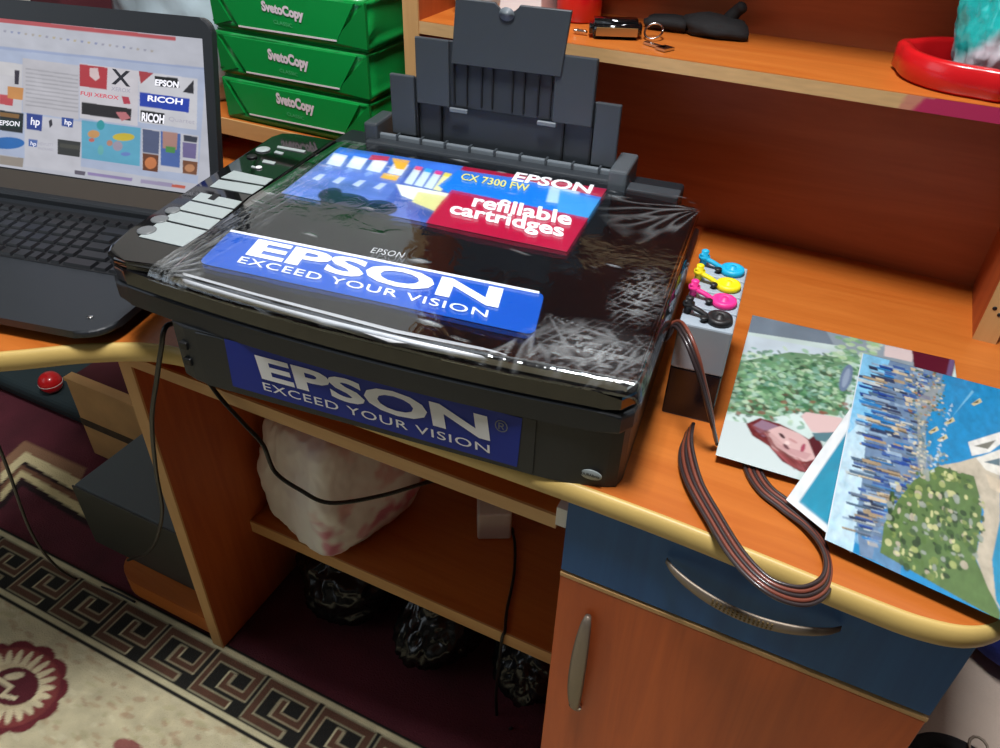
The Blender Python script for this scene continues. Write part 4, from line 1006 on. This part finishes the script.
print('SCREEN corners', sl((217, 22)), sl((206, 39)), sl((197, 183)), sl((0, 18)), sl((0, 170)), sl((0, 196)), sl((150,222)))
sx1 = -0.0115; sx0 = -LW+0.045; sy0 = 0.034; sy1 = SH-0.0215
cv = Canvas(np.linspace(sx0, sx1, 360), np.linspace(sy0, sy1, 210), (214, 216, 228))
def qs(pts): return [sl(p) for p in pts]
def srect(x0, y0, x1, y1, c, a=1.0, sk=0.135):
    """rectangle in photo pixels following the screen's slant"""
    cv.poly(qs([(x0, y0), (x1, y0+(x1-x0)*sk), (x1-1, y1+(x1-x0)*sk), (x0, y1)]), c, a)
cv.poly(qs([(-230, -8), (176, 37), (176, 41), (-230, -2)]), (206, 92, 98))
cv.poly(qs([(-230, 22), (206, 68), (206, 74), (-230, 34)]), (176, 190, 226))
cv.poly(qs([(-230, 26), (206, 70), (198, 184), (-230, 120)]), (196, 208, 236))
for (x0, y0, x1, y1) in ((-60, 53, 23, 109), (-140, 45, -63, 97)): srect(x0, y0, x1, y1, (226, 224, 230))
srect(23, 58, 80, 112, (216, 214, 222)); srect(80, 63, 139, 118, (232, 228, 236)); srect(139, 71, 198, 122, (232, 232, 240))
srect(25, 114, 82, 166, (222, 222, 232)); srect(82, 120, 141, 158, (110, 190, 222)); srect(142, 128, 199, 168, (222, 222, 232))
for k in range(10): srect(26, 68+k*4, 79, 69.3+k*4, (190, 188, 196))
srect(0, 62, 22, 74, (232, 230, 234)); srect(15, 70, 20, 84, (52, 44, 60)); srect(0, 94, 14, 104, (214, 84, 92)); srect(8, 86, 24, 98, (230, 160, 90))
srect(0, 110, 24, 130, (34, 40, 44)); srect(0, 112, 20, 116, (150, 110, 60)); srect(0, 118, 22, 126, (28, 52, 48))
pts = [(8+17*math.cos(t), 143+6*math.sin(t)) for t in np.linspace(0, 6.28, 24)]; cv.poly(qs(pts), (50, 120, 200)); srect(0, 155, 24, 164, (170, 160, 150))
srect(80, 64, 108, 86, (200, 62, 72)); cv.poly(qs([(90, 68), (98, 68), (100, 78), (96, 81), (90, 76)]), (240, 214, 216))
srect(82, 102, 132, 114, (44, 40, 44)); cv.poly(qs([(116, 112), (126, 112), (131, 118), (122, 121)]), (214, 130, 136)); cv.poly(qs([(122, 96), (129, 97), (131, 104), (124, 104)]), (206, 70, 90))
cv.poly(qs([(139, 71), (154, 73), (141, 84)]), (190, 70, 80)); cv.poly(qs([(155, 76), (178, 78), (180, 88), (156, 86)]), (30, 32, 36)); cv.poly(qs([(194, 80), (194, 94), (183, 92)]), (48, 48, 56))
srect(140, 92, 190, 106, (44, 76, 196)); srect(141, 110, 165, 121, (36, 38, 42))
srect(27, 113, 43, 129, (52, 76, 160)); srect(62, 117, 74, 126, (60, 90, 170)); srect(29, 139, 38, 146, (90, 120, 190)); cv.poly(qs([(49, 121), (52, 119), (53, 125), (50, 128)]), (60, 60, 70))
srect(58, 139, 81, 154, (64, 66, 66)); srect(60, 143, 80, 147, (86, 86, 80)); 
for (x0, y0, rx, ry, c) in ((94, 134, 6, 4, (226, 170, 110)), (101, 125, 4, 5, (60, 170, 180)), (124, 137, 11, 4, (230, 206, 70)), (118, 146, 5, 5, (180, 170, 190)), (101, 150, 3, 5, (120, 200, 200)), (126, 154, 5, 2, (120, 150, 220)), (92, 140, 3, 2, (220, 120, 110)), (110, 143, 3, 3, (206, 150, 130))):
    cv.poly(qs([(x0+rx*math.cos(t), y0+ry*math.sin(t)) for t in np.linspace(0, 6.28, 16)]), c)
srect(143, 129, 160, 152, (96, 106, 140)); srect(161, 131, 181, 165, (90, 120, 190)); srect(163, 131, 178, 148, (196, 150, 140)); srect(166, 146, 176, 152, (90, 160, 90)); srect(183, 142, 197, 157, (130, 120, 170)); srect(184, 135, 198, 141, (70, 74, 90))
srect(143, 153, 159, 170, (120, 72, 50)); cv.poly(qs([(151+6*math.cos(t), 163+6*math.sin(t)) for t in np.linspace(0, 6.28, 14)]), (226, 140, 90)); srect(183, 160, 198, 173, (136, 90, 66)); cv.poly(qs([(190+5*math.cos(t), 168+4*math.sin(t)) for t in np.linspace(0, 6.28, 14)]), (210, 150, 110))
srect(0, 171, 86, 174, (200, 204, 220)); srect(88, 172, 133, 175, (166, 150, 200)); srect(75, 170, 86, 174, (110, 104, 120)); srect(141, 179, 173, 183, (180, 170, 204)); srect(172, 184, 186, 187, (222, 110, 90))
for k in range(10): srect(34+k*12, 176+k*1.2, 38+k*12, 179+k*1.2, rg.choice([(120, 140, 190), (200, 170, 120), (150, 150, 170)]), 0.8)
for k in range(22): srect(4+k*7, 30+k*0.95, 7+k*7, 32+k*0.95, rg.choice([(170, 170, 190), (190, 180, 170), (150, 160, 200), (206, 190, 150)]), 0.9)
cv.noise(0.12, 20, 3)
scr = cv.mesh('display', lambda X, Y: np.stack([X, Y, 0*X+0.0006], 1), M['screen'], lidm); scr.matrix_basis = Mlid
M['scr_dark'] = mat('screen_dark_text', S(40, 40, 48), 0.4, emit=0.3); M['scr_white'] = mat('screen_white_text', S(226, 226, 234), 0.4, emit=0.6); M['scr_red'] = mat('screen_red_text', S(190, 70, 84), 0.4, emit=0.5); M['scr_grey'] = mat('screen_grey_text', S(150, 148, 160), 0.4, emit=0.5)
def stext(body, bl, br_, tl, m, bold=0.02):
    a, b, c = sl(bl), sl(br_), sl(tl)
    z = 0.0011
    o = text('screen_text', body, (a[0], a[1], z), (b[0]-a[0], b[1]-a[1], 0), (c[0]-a[0], c[1]-a[1], 0), m, lidm, bold, 0.0); o.matrix_basis = Mlid
stext('X', (112, 84), (131, 87), (112, 68.5), M['scr_dark']); stext('XEROX', (111.5, 90.5), (131, 93), (112, 86.5), M['scr_grey'])
stext('FUJI XEROX', (81, 96), (119, 101), (81.5, 91), M['scr_red'])
stext('EPSON', (155.5, 85.5), (179, 88), (156, 79), M['scr_white'], 0.04)
stext('RICOH', (148, 101), (183, 105), (148.5, 95), M['scr_white'], 0.03)
stext('RICOH', (142, 121), (164.5, 124), (142.5, 112), M['scr_white'], 0.04)
stext('Quartet', (169, 121.5), (195, 125), (169.5, 116.5), M['scr_grey'], 0.0)
stext('EPSON', (0, 125), (20, 126.5), (0.5, 120), M['scr_white'], 0.02)
stext('hp', (31, 127), (40, 128), (32, 117), M['scr_white'], 0.02); stext('hp', (65, 126), (72, 127), (65.5, 119), M['scr_white'], 0.02); stext('hp', (31, 146), (36.5, 147), (31.5, 141), M['scr_white'], 0.01)
stext('HEWLETT', (39, 145), (54, 146.5), (39, 142), M['scr_grey'], 0.0); stext('PACKARD', (39, 149.5), (54, 151), (39, 147), M['scr_grey'], 0.0)
o = prism('chin', rounded(sx0-0.006, -0.008, 0.008, sy0-0.002, 0.003), 0.0, 0.0006, M['bezel_low'], lidm); o.matrix_basis = Mlid

# ================================================================== PAPER REAMS
yR = 0.818
heights = [(0.820, 0.881), (0.881, 0.941), (0.941, 1.001)]
where = ['lowest green paper ream of the stack, standing on the low shelf', 'middle green paper ream of the stack behind the printer', 'top green paper ream of the stack with a white sheet on it']
logo = [((277, 106.3), (315, 117), (275.5, 92)), ((269, 62.5), (309.5, 73), (267, 48)), ((262.5, 13.5), (304.5, 23.5), (260.5, 0))]
bar = [((250, 114), (345, 133.5)), ((247, 72), (340, 89)), ((239, 26), (337, 41))]
for i, (z0, z1) in enumerate(heights):
    dx = [0, 0.002, 0.004][i]
    r = empty('paper_ream', (-0.70, yR+0.15, z0)); tag(r, where[i], 'paper', 'green wrapped reams of copy paper')
    def rp(o): o.parent = r; o.matrix_parent_inverse = Matrix.Translation((0.70, -(yR+0.15), -z0)); return o
    x0, x1 = -0.820+dx, -0.577+dx; y0, y1 = yR+0.0004, 0.97+0.03
    y1 = 0.985
    bm = bmesh.new(); bbox(bm, x0, x1, y0, y1, z0, z1-0.0006)
    bmesh.ops.subdivide_edges(bm, edges=bm.edges[:], cuts=6, use_grid_fill=True)
    for v in bm.verts:
        n_ = mnoise.noise(Vector((v.co.x*18, v.co.z*30+i*7, v.co.y*14)))
        if v.co.y < y0+1e-5 and z0+0.004 < v.co.z < z1-0.004: v.co.y += 0.0025*n_+0.0025
        if v.co.x > x1-1e-5 and z0+0.004 < v.co.z < z1-0.004: v.co.x += 0.003*n_-0.003
    bmesh.ops.bevel(bm, geom=[e for e in bm.edges if e.calc_face_angle(0) > 1.0], offset=0.003, segments=2, affect='EDGES')
    rp(bmo('wrapper', bm, M['green'], None, True))
    f0 = y0-0.0008
    # folded end flaps: two side triangles and a lower flap with a pale cut edge
    def tri(name, pts, m, lift):
        P = [(x, f0-lift, z) for x, z in pts]; n_ = len(P)
        vs_ = P+[(x, y0+0.004, z) for x, y, z in P]
        rp(pyd(name, vs_, [tuple(range(n_)), tuple(range(n_, 2*n_))[::-1]]+[(k, n_+k, n_+(k+1) % n_, (k+1) % n_) for k in range(n_)], m))
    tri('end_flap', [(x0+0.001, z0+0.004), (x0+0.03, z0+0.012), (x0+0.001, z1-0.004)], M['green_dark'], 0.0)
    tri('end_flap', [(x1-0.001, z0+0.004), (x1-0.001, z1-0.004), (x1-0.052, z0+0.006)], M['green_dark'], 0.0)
    a_, b_ = ony(bar[i][0], f0), ony(bar[i][1], f0)
    tri('lower_flap', [(a_[0], a_[2]), (b_[0], b_[2]), (x1-0.016, z1-0.006), (x0+0.014, z1-0.008)], M['green'], 0.0006)
    tri('flap_edge', [(a_[0], a_[2]-0.0008), (b_[0], b_[2]-0.0008), (b_[0], b_[2]+0.0012), (a_[0], a_[2]+0.0012)], M['pinkwhite'], 0.0010)
    O, Pb, Pt = (ony(p, f0-0.0012) for p in logo[i])
    rp(text('brand_lettering', 'SvetoCopy', O, Pb-O, Pt-O, M['pinkwhite'], None, 0.055, 0.0002))
    rp(text('brand_lettering', 'CLASSIC', O+(Pb-O)*0.25-np.array([0, 0, 0.0085]), (Pb-O)*0.45, np.array([0, 0, 0.0045]), M['lightgreen'], None, 0.0, 0.0002))
# crumpled white sheet on the stack
V = []; nn = 14
for j in range(nn):
    for i in range(nn):
        x = -0.70+0.12*i/(nn-1); y = 0.822+0.10*j/(nn-1)
        V.append((x, y, 1.0025+0.007*abs(mnoise.noise(Vector((x*40, y*40, 0))))*(0.3+0.7*min(1, (x+0.70)/0.1))))
tag(pyd('loose_sheet', V, [(j*nn+i, j*nn+i+1, (j+1)*nn+i+1, (j+1)*nn+i) for j in range(nn-1) for i in range(nn-1)], M['paper'], None), 'crumpled white paper sheet lying on top of the green reams', 'paper sheet')

# pale bags behind the laptop
tag(blob('plastic_bag', (-0.945, 0.895, 0.8205), (0.115, 0.066, 0.125), M['bag_clear'], None, 3, 0.2, 2.0, 4, -0.8, 0.2), 'pale blue crumpled plastic bag behind the laptop screen', 'bag')
box_b = tag(empty('wooden_stand', (-1.12, 0.87, DESK)), 'maroon cloth covered stand behind the laptop', 'stand')
box('cloth_cover', -0.05, 0.03, -0.06, 0.06, 0.0, 0.25, M['maroon'], box_b, 0.012, 3)
box('stand_top', -0.055, 0.035, -0.065, 0.065, 0.25, 0.262, M['fabric_beige'], box_b, 0.004, 2)

# ================================================================== ON THE HUTCH SHELF
ZS = 0.983
# key bunch
kb = tag(empty('car_keys', (-0.285, 0.885, ZS)), 'black and gold car key fob with a chrome key ring on the shelf', 'keys')
bm = bmesh.new(); bbox(bm, -0.029, 0.029, -0.013, 0.013, 0.0, 0.020)
bmesh.ops.bevel(bm, geom=bm.edges[:], offset=0.005, segments=3, affect='EDGES')
o = bmo('fob', bm, M['black_gloss'], kb, True); o.rotation_euler = (0, 0, 0.42)
o2 = box('gold_trim', -0.022, 0.024, -0.0138, -0.0125, 0.004, 0.013, M['brass'], o, 0.0005)
V, Fc = tube_geo([(0.040+0.010*math.cos(a), 0.016+0.010*math.sin(a), 0.0085+0.006*math.sin(a)) for a in np.linspace(0, 2*math.pi, 19)], 0.0012, 6); pyd('key_ring', V, Fc, M['chrome'], kb, True)
bm = bmesh.new(); bbox(bm, 0.048, 0.078, -0.003, 0.003, 0.001, 0.0035); bbox(bm, 0.070, 0.084, -0.008, 0.008, 0.001, 0.0035)
o = bmo('house_key', bm, M['chrome'], kb); o.rotation_euler = (0, 0.0, -0.45); o.location = (-0.004, 0.010, 0.0)
V, Fc = tube_geo([(-0.030-0.002*k, -0.010-0.0015*(k % 2), 0.003+0.002*(k % 2)) for k in range(8)], 0.0022, 6); pyd('chain', V, Fc, M['chrome'], kb, True)
# black strap / pouch
st_ = tag(empty('black_glove', (-0.19, 0.955, ZS)), 'limp black cloth glove lying behind the keys', 'glove')
blob('palm', (0.0, 0.0, 0.0), (0.040, 0.022, 0.013), M['fabric_black'], st_, 7, 0.3, 2.4, 3, -0.7, 0.2)
for k in range(4):
    V, Fc = tube_geo(spline([(-0.03, -0.010+k*0.007, 0.008), (-0.055, -0.013+k*0.009, 0.009), (-0.078-0.004*(k % 2), -0.012+k*0.009, 0.006)], 4), [0.006]*4+[0.0055]*4+[0.003], 7)
    pyd('finger', V, Fc, M['fabric_black'], st_, True)
V, Fc = tube_geo(spline([(0.01, 0.005, 0.012), (0.02, 0.008, 0.026), (0.028, 0.006, 0.034)], 4), [0.008]*4+[0.007]*4+[0.004], 7); pyd('thumb', V, Fc, M['fabric_black'], st_, True)
# red cup, white box
t = tag(empty('red_jar', (-0.352, 0.945, ZS)), 'red plastic jar standing on the shelf behind the paper support', 'jar')
lathe('jar_body', [(0.024, 0), (0.027, 0.003), (0.027, 0.05), (0.024, 0.055)], M['red_plastic'], t, 28); lathe('jar_lid', [(0.026, 0.0552), (0.0285, 0.056), (0.0285, 0.068), (0.026, 0.070)], M['red_plastic'], t, 28)
t = tag(empty('white_carton', (-0.425, 0.945, ZS)), 'small white carton on the shelf beside the red jar', 'box')
box('carton_body', -0.034, 0.036, -0.03, 0.03, 0, 0.075, M['paper'], t, 0.0015); box('carton_flap', -0.030, 0.032, -0.0315, -0.0302, 0.045, 0.074, M['plate'], t)
tag(blob('plastic_bag', (-0.472, 0.908, ZS), (0.026, 0.030, 0.045), M['bag_clear'], None, 11, 0.22, 2.2, 4, -0.8, 0.22), 'small clear plastic bag in the hutch corner by the upright', 'bag')
# red open clip / ring dish
rd = tag(empty('red_plastic_tray', (0.078, 0.909, ZS)), 'red round plastic dish with a raised rim on the hutch shelf', 'dish')
V = []; Fc = []; n = 64
for i in range(n):
    a = 2*math.pi*i/n
    bump_ = 1.0+0.10*max(0, math.cos(3*(a-math.pi*0.93)))**8
    for r_, z in ((0.062, 0.0), (0.0668, 0.004), (0.0668, 0.025), (0.064, 0.028), (0.0585, 0.028), (0.0555, 0.024), (0.055, 0.003)):
        V.append((r_*bump_*math.cos(a)*1.05, r_*bump_*math.sin(a)*0.93, z))
for i in range(n):
    for k in range(6): Fc.append((i*7+k, ((i+1) % n)*7+k, ((i+1) % n)*7+k+1, i*7+k+1))
pyd('rim', V, Fc, M['red_plastic'], rd, True)
V = [(0.0625*math.cos(2*math.pi*i/40)*1.02, 0.0625*math.sin(2*math.pi*i/40)*0.9, 0.0035) for i in range(40)]+[(0.0625*math.cos(2*math.pi*i/40)*1.02, 0.0625*math.sin(2*math.pi*i/40)*0.9, 0.001) for i in range(40)]
pyd('dish_floor', V, [tuple(range(40)), tuple(range(40, 80))[::-1]]+[(i, (i+1) % 40, 40+(i+1) % 40, 40+i) for i in range(40)], M['dark'], rd)
def tealc(c):
    k = mnoise.noise(Vector((c.x*26, c.y*26, c.z*26)))*1.2
    zz_ = (c.z-ZS-0.024)/0.09
    k += (zz_-0.06)*2.6
    k = min(1, max(0, k*2.5+0.4)); a = np.array([lin(226), lin(224), lin(232)]); b = np.array([lin(40), lin(186), lin(182)])
    return tuple(a*(1-k)+b*k)+(1.0,)
tag(blob('teal_bag', (0.094, 0.909, ZS+0.0036), (0.043, 0.038, 0.088), M['bag_teal'], None, 21, 0.25, 2.0, 5, -0.75, 0.2, tealc), 'teal and white plastic packet resting in the red dish', 'packet')

# ================================================================== UNDER THE DESK
wb = tag(empty('grocery_bag', (-0.617, 0.722, 0.2125), math.radians(-16)), 'full white plastic grocery bag with pink print on the lower shelf', 'bag')
bagm = attr_mat('white_bag_with_print', 0.38, bump=0.3, bscale=14)
def bagc(c):
    k = mnoise.noise(Vector((c.x*20, c.y*22, c.z*18+3)))+0.4*mnoise.noise(Vector((c.x*60, c.y*60, c.z*60)))
    w_ = max(0, min(1, (c.x-0.055)*40))
    kk_ = max(0, min(1, k*3+0.1))*w_*(0.75 if c.z < 0.1 else 0.45)
    a = np.array([lin(240), lin(240), lin(238)]); b = np.array([lin(206), lin(90), lin(96)]) if c.z > 0.10 else np.array([lin(196), lin(36), lin(110)])
    return tuple(a*(1-kk_)+b*kk_)+(1.0,)
bm = bmesh.new(); bmesh.ops.create_cube(bm, size=2.0)
bmesh.ops.subdivide_edges(bm, edges=bm.edges[:], cuts=44, use_grid_fill=True)
for v in bm.verts:
    p = v.co.copy(); n8 = (abs(p.x)**7+abs(p.y)**7+abs(p.z)**7)**(1/7); p = p/n8
    k = 1+0.05*mnoise.noise(p*1.6+Vector((4, 1, 7)))+0.035*(0.4-abs(mnoise.noise(p*3.1)))+0.02*(0.4-abs(mnoise.noise(p*6.3)))
    tp = 1-0.16*max(0, p.z)+0.03*p.z*p.y
    v.co = Vector((p.x*0.092*k*tp, p.y*0.108*k*tp, max(-1.0, p.z*k)*0.115+0.115))
zm = min(v.co.z for v in bm.verts)
for v in bm.verts: v.co.z -= zm
o = bmo('bag_body', bm, bagm, wb, True)
a = o.data.color_attributes.new('Col', 'FLOAT_COLOR', 'POINT')
a.data.foreach_set('color', np.array([bagc(v.co) for v in o.data.vertices], dtype=np.float32).ravel())
# power adapter and its lead
AP = onz((494, 536), 0.2125)
ad = tag(empty('power_adapter', AP), 'white power adapter standing on the lower shelf with a black lead', 'adapter')
o = box('adapter_body', -0.028, 0.028, -0.008, 0.040, 0.0, 0.06, M['white_plastic'], ad, 0.004, 3); o.rotation_euler = (0, 0, 0.5)
def rel_(P, o): return [np.array(p)-np.array(o.location) for p in P]
e_ = ony((504, 632), 0.62)
lead = [onz((512, 531), 0.222), onz((515, 545), 0.2152), onz((514, 575), 0.2152), onz((507, 610), 0.2152), (e_[0], 0.6235, 0.2145), (e_[0]-0.001, 0.6165, 0.205), ony((499, 665), 0.614), ony((496, 700), 0.612), ony((500, 735), 0.61), (e_[0]+0.03, 0.60, 0.0045)]
V, Fc = tube_geo(rel_(spline(lead, 8), ad), 0.0025, 7); pyd('lead', V, Fc, M['cable'], ad, True)
lathe('plug_collar', [(0.004, 0), (0.0045, 0.004), (0.003, 0.012)], M['dark'], ad, 12, tuple(lead[0]-AP-np.array([0, 0, 0.006])))

# black bin bags on the floor below the shelf
tag(blob('bin_bag', (-0.615, 0.735, 0.0025), (0.098, 0.115, 0.085), M['bag_black'], None, 14, 0.18, 2.4, 5, -0.75, 0.2), 'crumpled black bin bag under the lower shelf beside the wooden side panel', 'bag', 'black bin bags under the shelf')
tag(blob('bin_bag', (-0.415, 0.730, 0.0025), (0.074, 0.125, 0.084), M['bag_black'], None, 27, 0.16, 2.4, 5, -0.75, 0.2), 'middle black bin bag of the row under the lower shelf', 'bag', 'black bin bags under the shelf')
tag(blob('bin_bag', (-0.240, 0.735, 0.0025), (0.070, 0.110, 0.083), M['bag_black'], None, 17, 0.16, 2.8, 5, -0.75, 0.2), 'black bin bag under the lower shelf beside the drawer cabinet', 'bag', 'black bin bags under the shelf')

# speaker / computer box left of the panel
pcb = tag(empty('computer_case', (-0.87, 0.62, 0.0725)), 'low dark grey computer case on the small shelf left of the side panel', 'computer')
box('case_body', -0.196, 0.101, -0.078, 0.09, 0.0, 0.145, M['pc'], pcb, 0.003)
box('front_panel', -0.197, 0.102, -0.082, -0.0785, 0.0, 0.146, M['pc_front'], pcb, 0.0015)
lathe('side_knob', [(0.02, 0), (0.022, 0.002), (0.018, 0.004)], M['dark'], pcb, 20, (0.06, 0.05, 0.1448))

cbx = tag(empty('cardboard_box', (-1.22, 0.86, 0.002)), 'brown cardboard box with a dark printed band behind the computer case', 'box')
box('carton', -0.12, 0.215, -0.11, 0.09, 0.0, 0.205, M['cardboard'], cbx, 0.002)
box('printed_band', -0.1205, 0.2155, -0.1108, -0.1092, 0.085, 0.105, M['cardboard_dark'], cbx)
box('lid_flap', -0.122, 0.217, -0.112, -0.09, 0.2052, 0.213, M['cardboard'], cbx)
box('cloth_inside', -0.115, 0.21, -0.089, 0.085, 0.2052, 0.209, M['maroon'], cbx)
cu = tag(empty('floor_cushion', (-1.74, 0.90, 0.002)), 'flat dark teal floor cushion on the carpet beside the cardboard box', 'cushion')
box('cushion_body', -0.45, 0.32, -0.10, 0.11, 0.0, 0.05, M['teal_dark'], cu, 0.018, 4)
box('piping', -0.452, 0.322, -0.102, 0.112, 0.0235, 0.0265, M['dark'], cu, 0.001, 1)
t = tag(empty('red_ball', tuple(onz((54, 391), 0.052))), 'small red ball with a white seam on the dark cushion', 'ball')
lathe('ball_shell', [(0.0262*math.sin(a), 0.0262-0.0262*math.cos(a)) for a in np.linspace(0.02, math.pi-0.02, 14)], M['red_plastic'], t, 20); lathe('ball_seam', [(0.0258, 0.0255), (0.0266, 0.0258), (0.0266, 0.0268), (0.0258, 0.0271)], M['white_plastic'], t, 20)

# ================================================================== CABLES
def cable(pts, r, label):
    P = spline(pts, 8); o0 = np.array(pts[-1], float)
    V, Fc = tube_geo([np.array(p)-o0 for p in P], r, 7)
    o = pyd('power_cable', V, Fc, M['cable'], None, True); o.location = tuple(map(float, o0))
    tag(o, label, 'cable'); return o
c1 = [ony((176, 322), 0.432), ony((165, 328), 0.414), ony((161, 350), 0.408), ony((157, 378), 0.408), ony((152, 420), 0.41), ony((156, 470), 0.43), ony((162, 515), 0.45), ony((150, 550), 0.47), ony((128, 560), 0.51)]
cable(c1, 0.0026, 'thick black cable hanging over the desk edge beside the wooden side panel')
c2 = [ony((207, 380), 0.446), ony((222, 400), 0.442), ony((245, 425), 0.44), ony((263, 445), 0.44), ony((275, 472), 0.44), ony((300, 490), 0.44), ony((330, 503), 0.445), ony((380, 496), 0.48), ony((428, 482), 0.52), ony((470, 470), 0.58)]
cable(c2, 0.0024, 'black cable sagging in front of the white grocery bag')
c3 = [ony((-10, 425), 0.36), ony((8, 470), 0.37), ony((30, 530), 0.39), ony((52, 562), 0.41), onz((75, 578), 0.0095), onz((110, 590), 0.0088), onz((135, 602), 0.0088)]
cable(c3, 0.0022, 'thin black cable dropping onto the carpet at the rug border')
c4 = [ony((-8, 450), 0.36), ony((14, 500), 0.375), ony((20, 520), 0.39), ony((60, 575), 0.42), onz((90, 610), 0.012), onz((118, 640), 0.012)]

# ================================================================== RIGHT OF THE CABINET
pf = tag(empty('pouffe', (0.52, 0.72, 0.0)), 'beige upholstered pouffe standing right of the drawer cabinet', 'pouffe')
box('seat_cushion', -0.31, 0.33, -0.28, 0.28, 0.06, 0.42, M['fabric_beige'], pf, 0.03, 4)
for sx_ in (-0.26, 0.28):
    for sy_ in (-0.23, 0.23): lathe('leg', [(0.018, 0), (0.024, 0.062)], M['dark'], pf, 14, (sx_, sy_, 0.0015))
bb = tag(blob('blue_bag', (0.365, 0.790, 0.42), (0.15, 0.120, 0.10), M['fabric_blue'], None, 31, 0.12, 1.6, 4, -0.75, 0.08), 'dark blue cloth bag lying on the beige pouffe', 'bag')
sk = tag(empty('black_strap', (0.262, 0.555, 0.4204)), 'black looped strap on the near corner of the beige pouffe', 'strap')
V, Fc = tube_geo(spline([(-0.045, 0.0, 0.004), (-0.02, 0.018, 0.010), (0.01, 0.020, 0.011), (0.04, 0.008, 0.006), (0.05, -0.02, 0.004), (0.02, -0.05, 0.004), (-0.03, -0.04, 0.004), (-0.045, 0.0, 0.0045)], 6), 0.0042, 8, 2.0); pyd('strap_loop', V, Fc, M['fabric_black'], sk, True)
V, Fc = tube_geo([(0.016+0.009*math.cos(a), 0.020+0.012*math.sin(a), 0.0225) for a in np.linspace(0, 2*math.pi, 13)], 0.0015, 6); pyd('buckle', V, Fc, M['metal_dark'], sk, True)
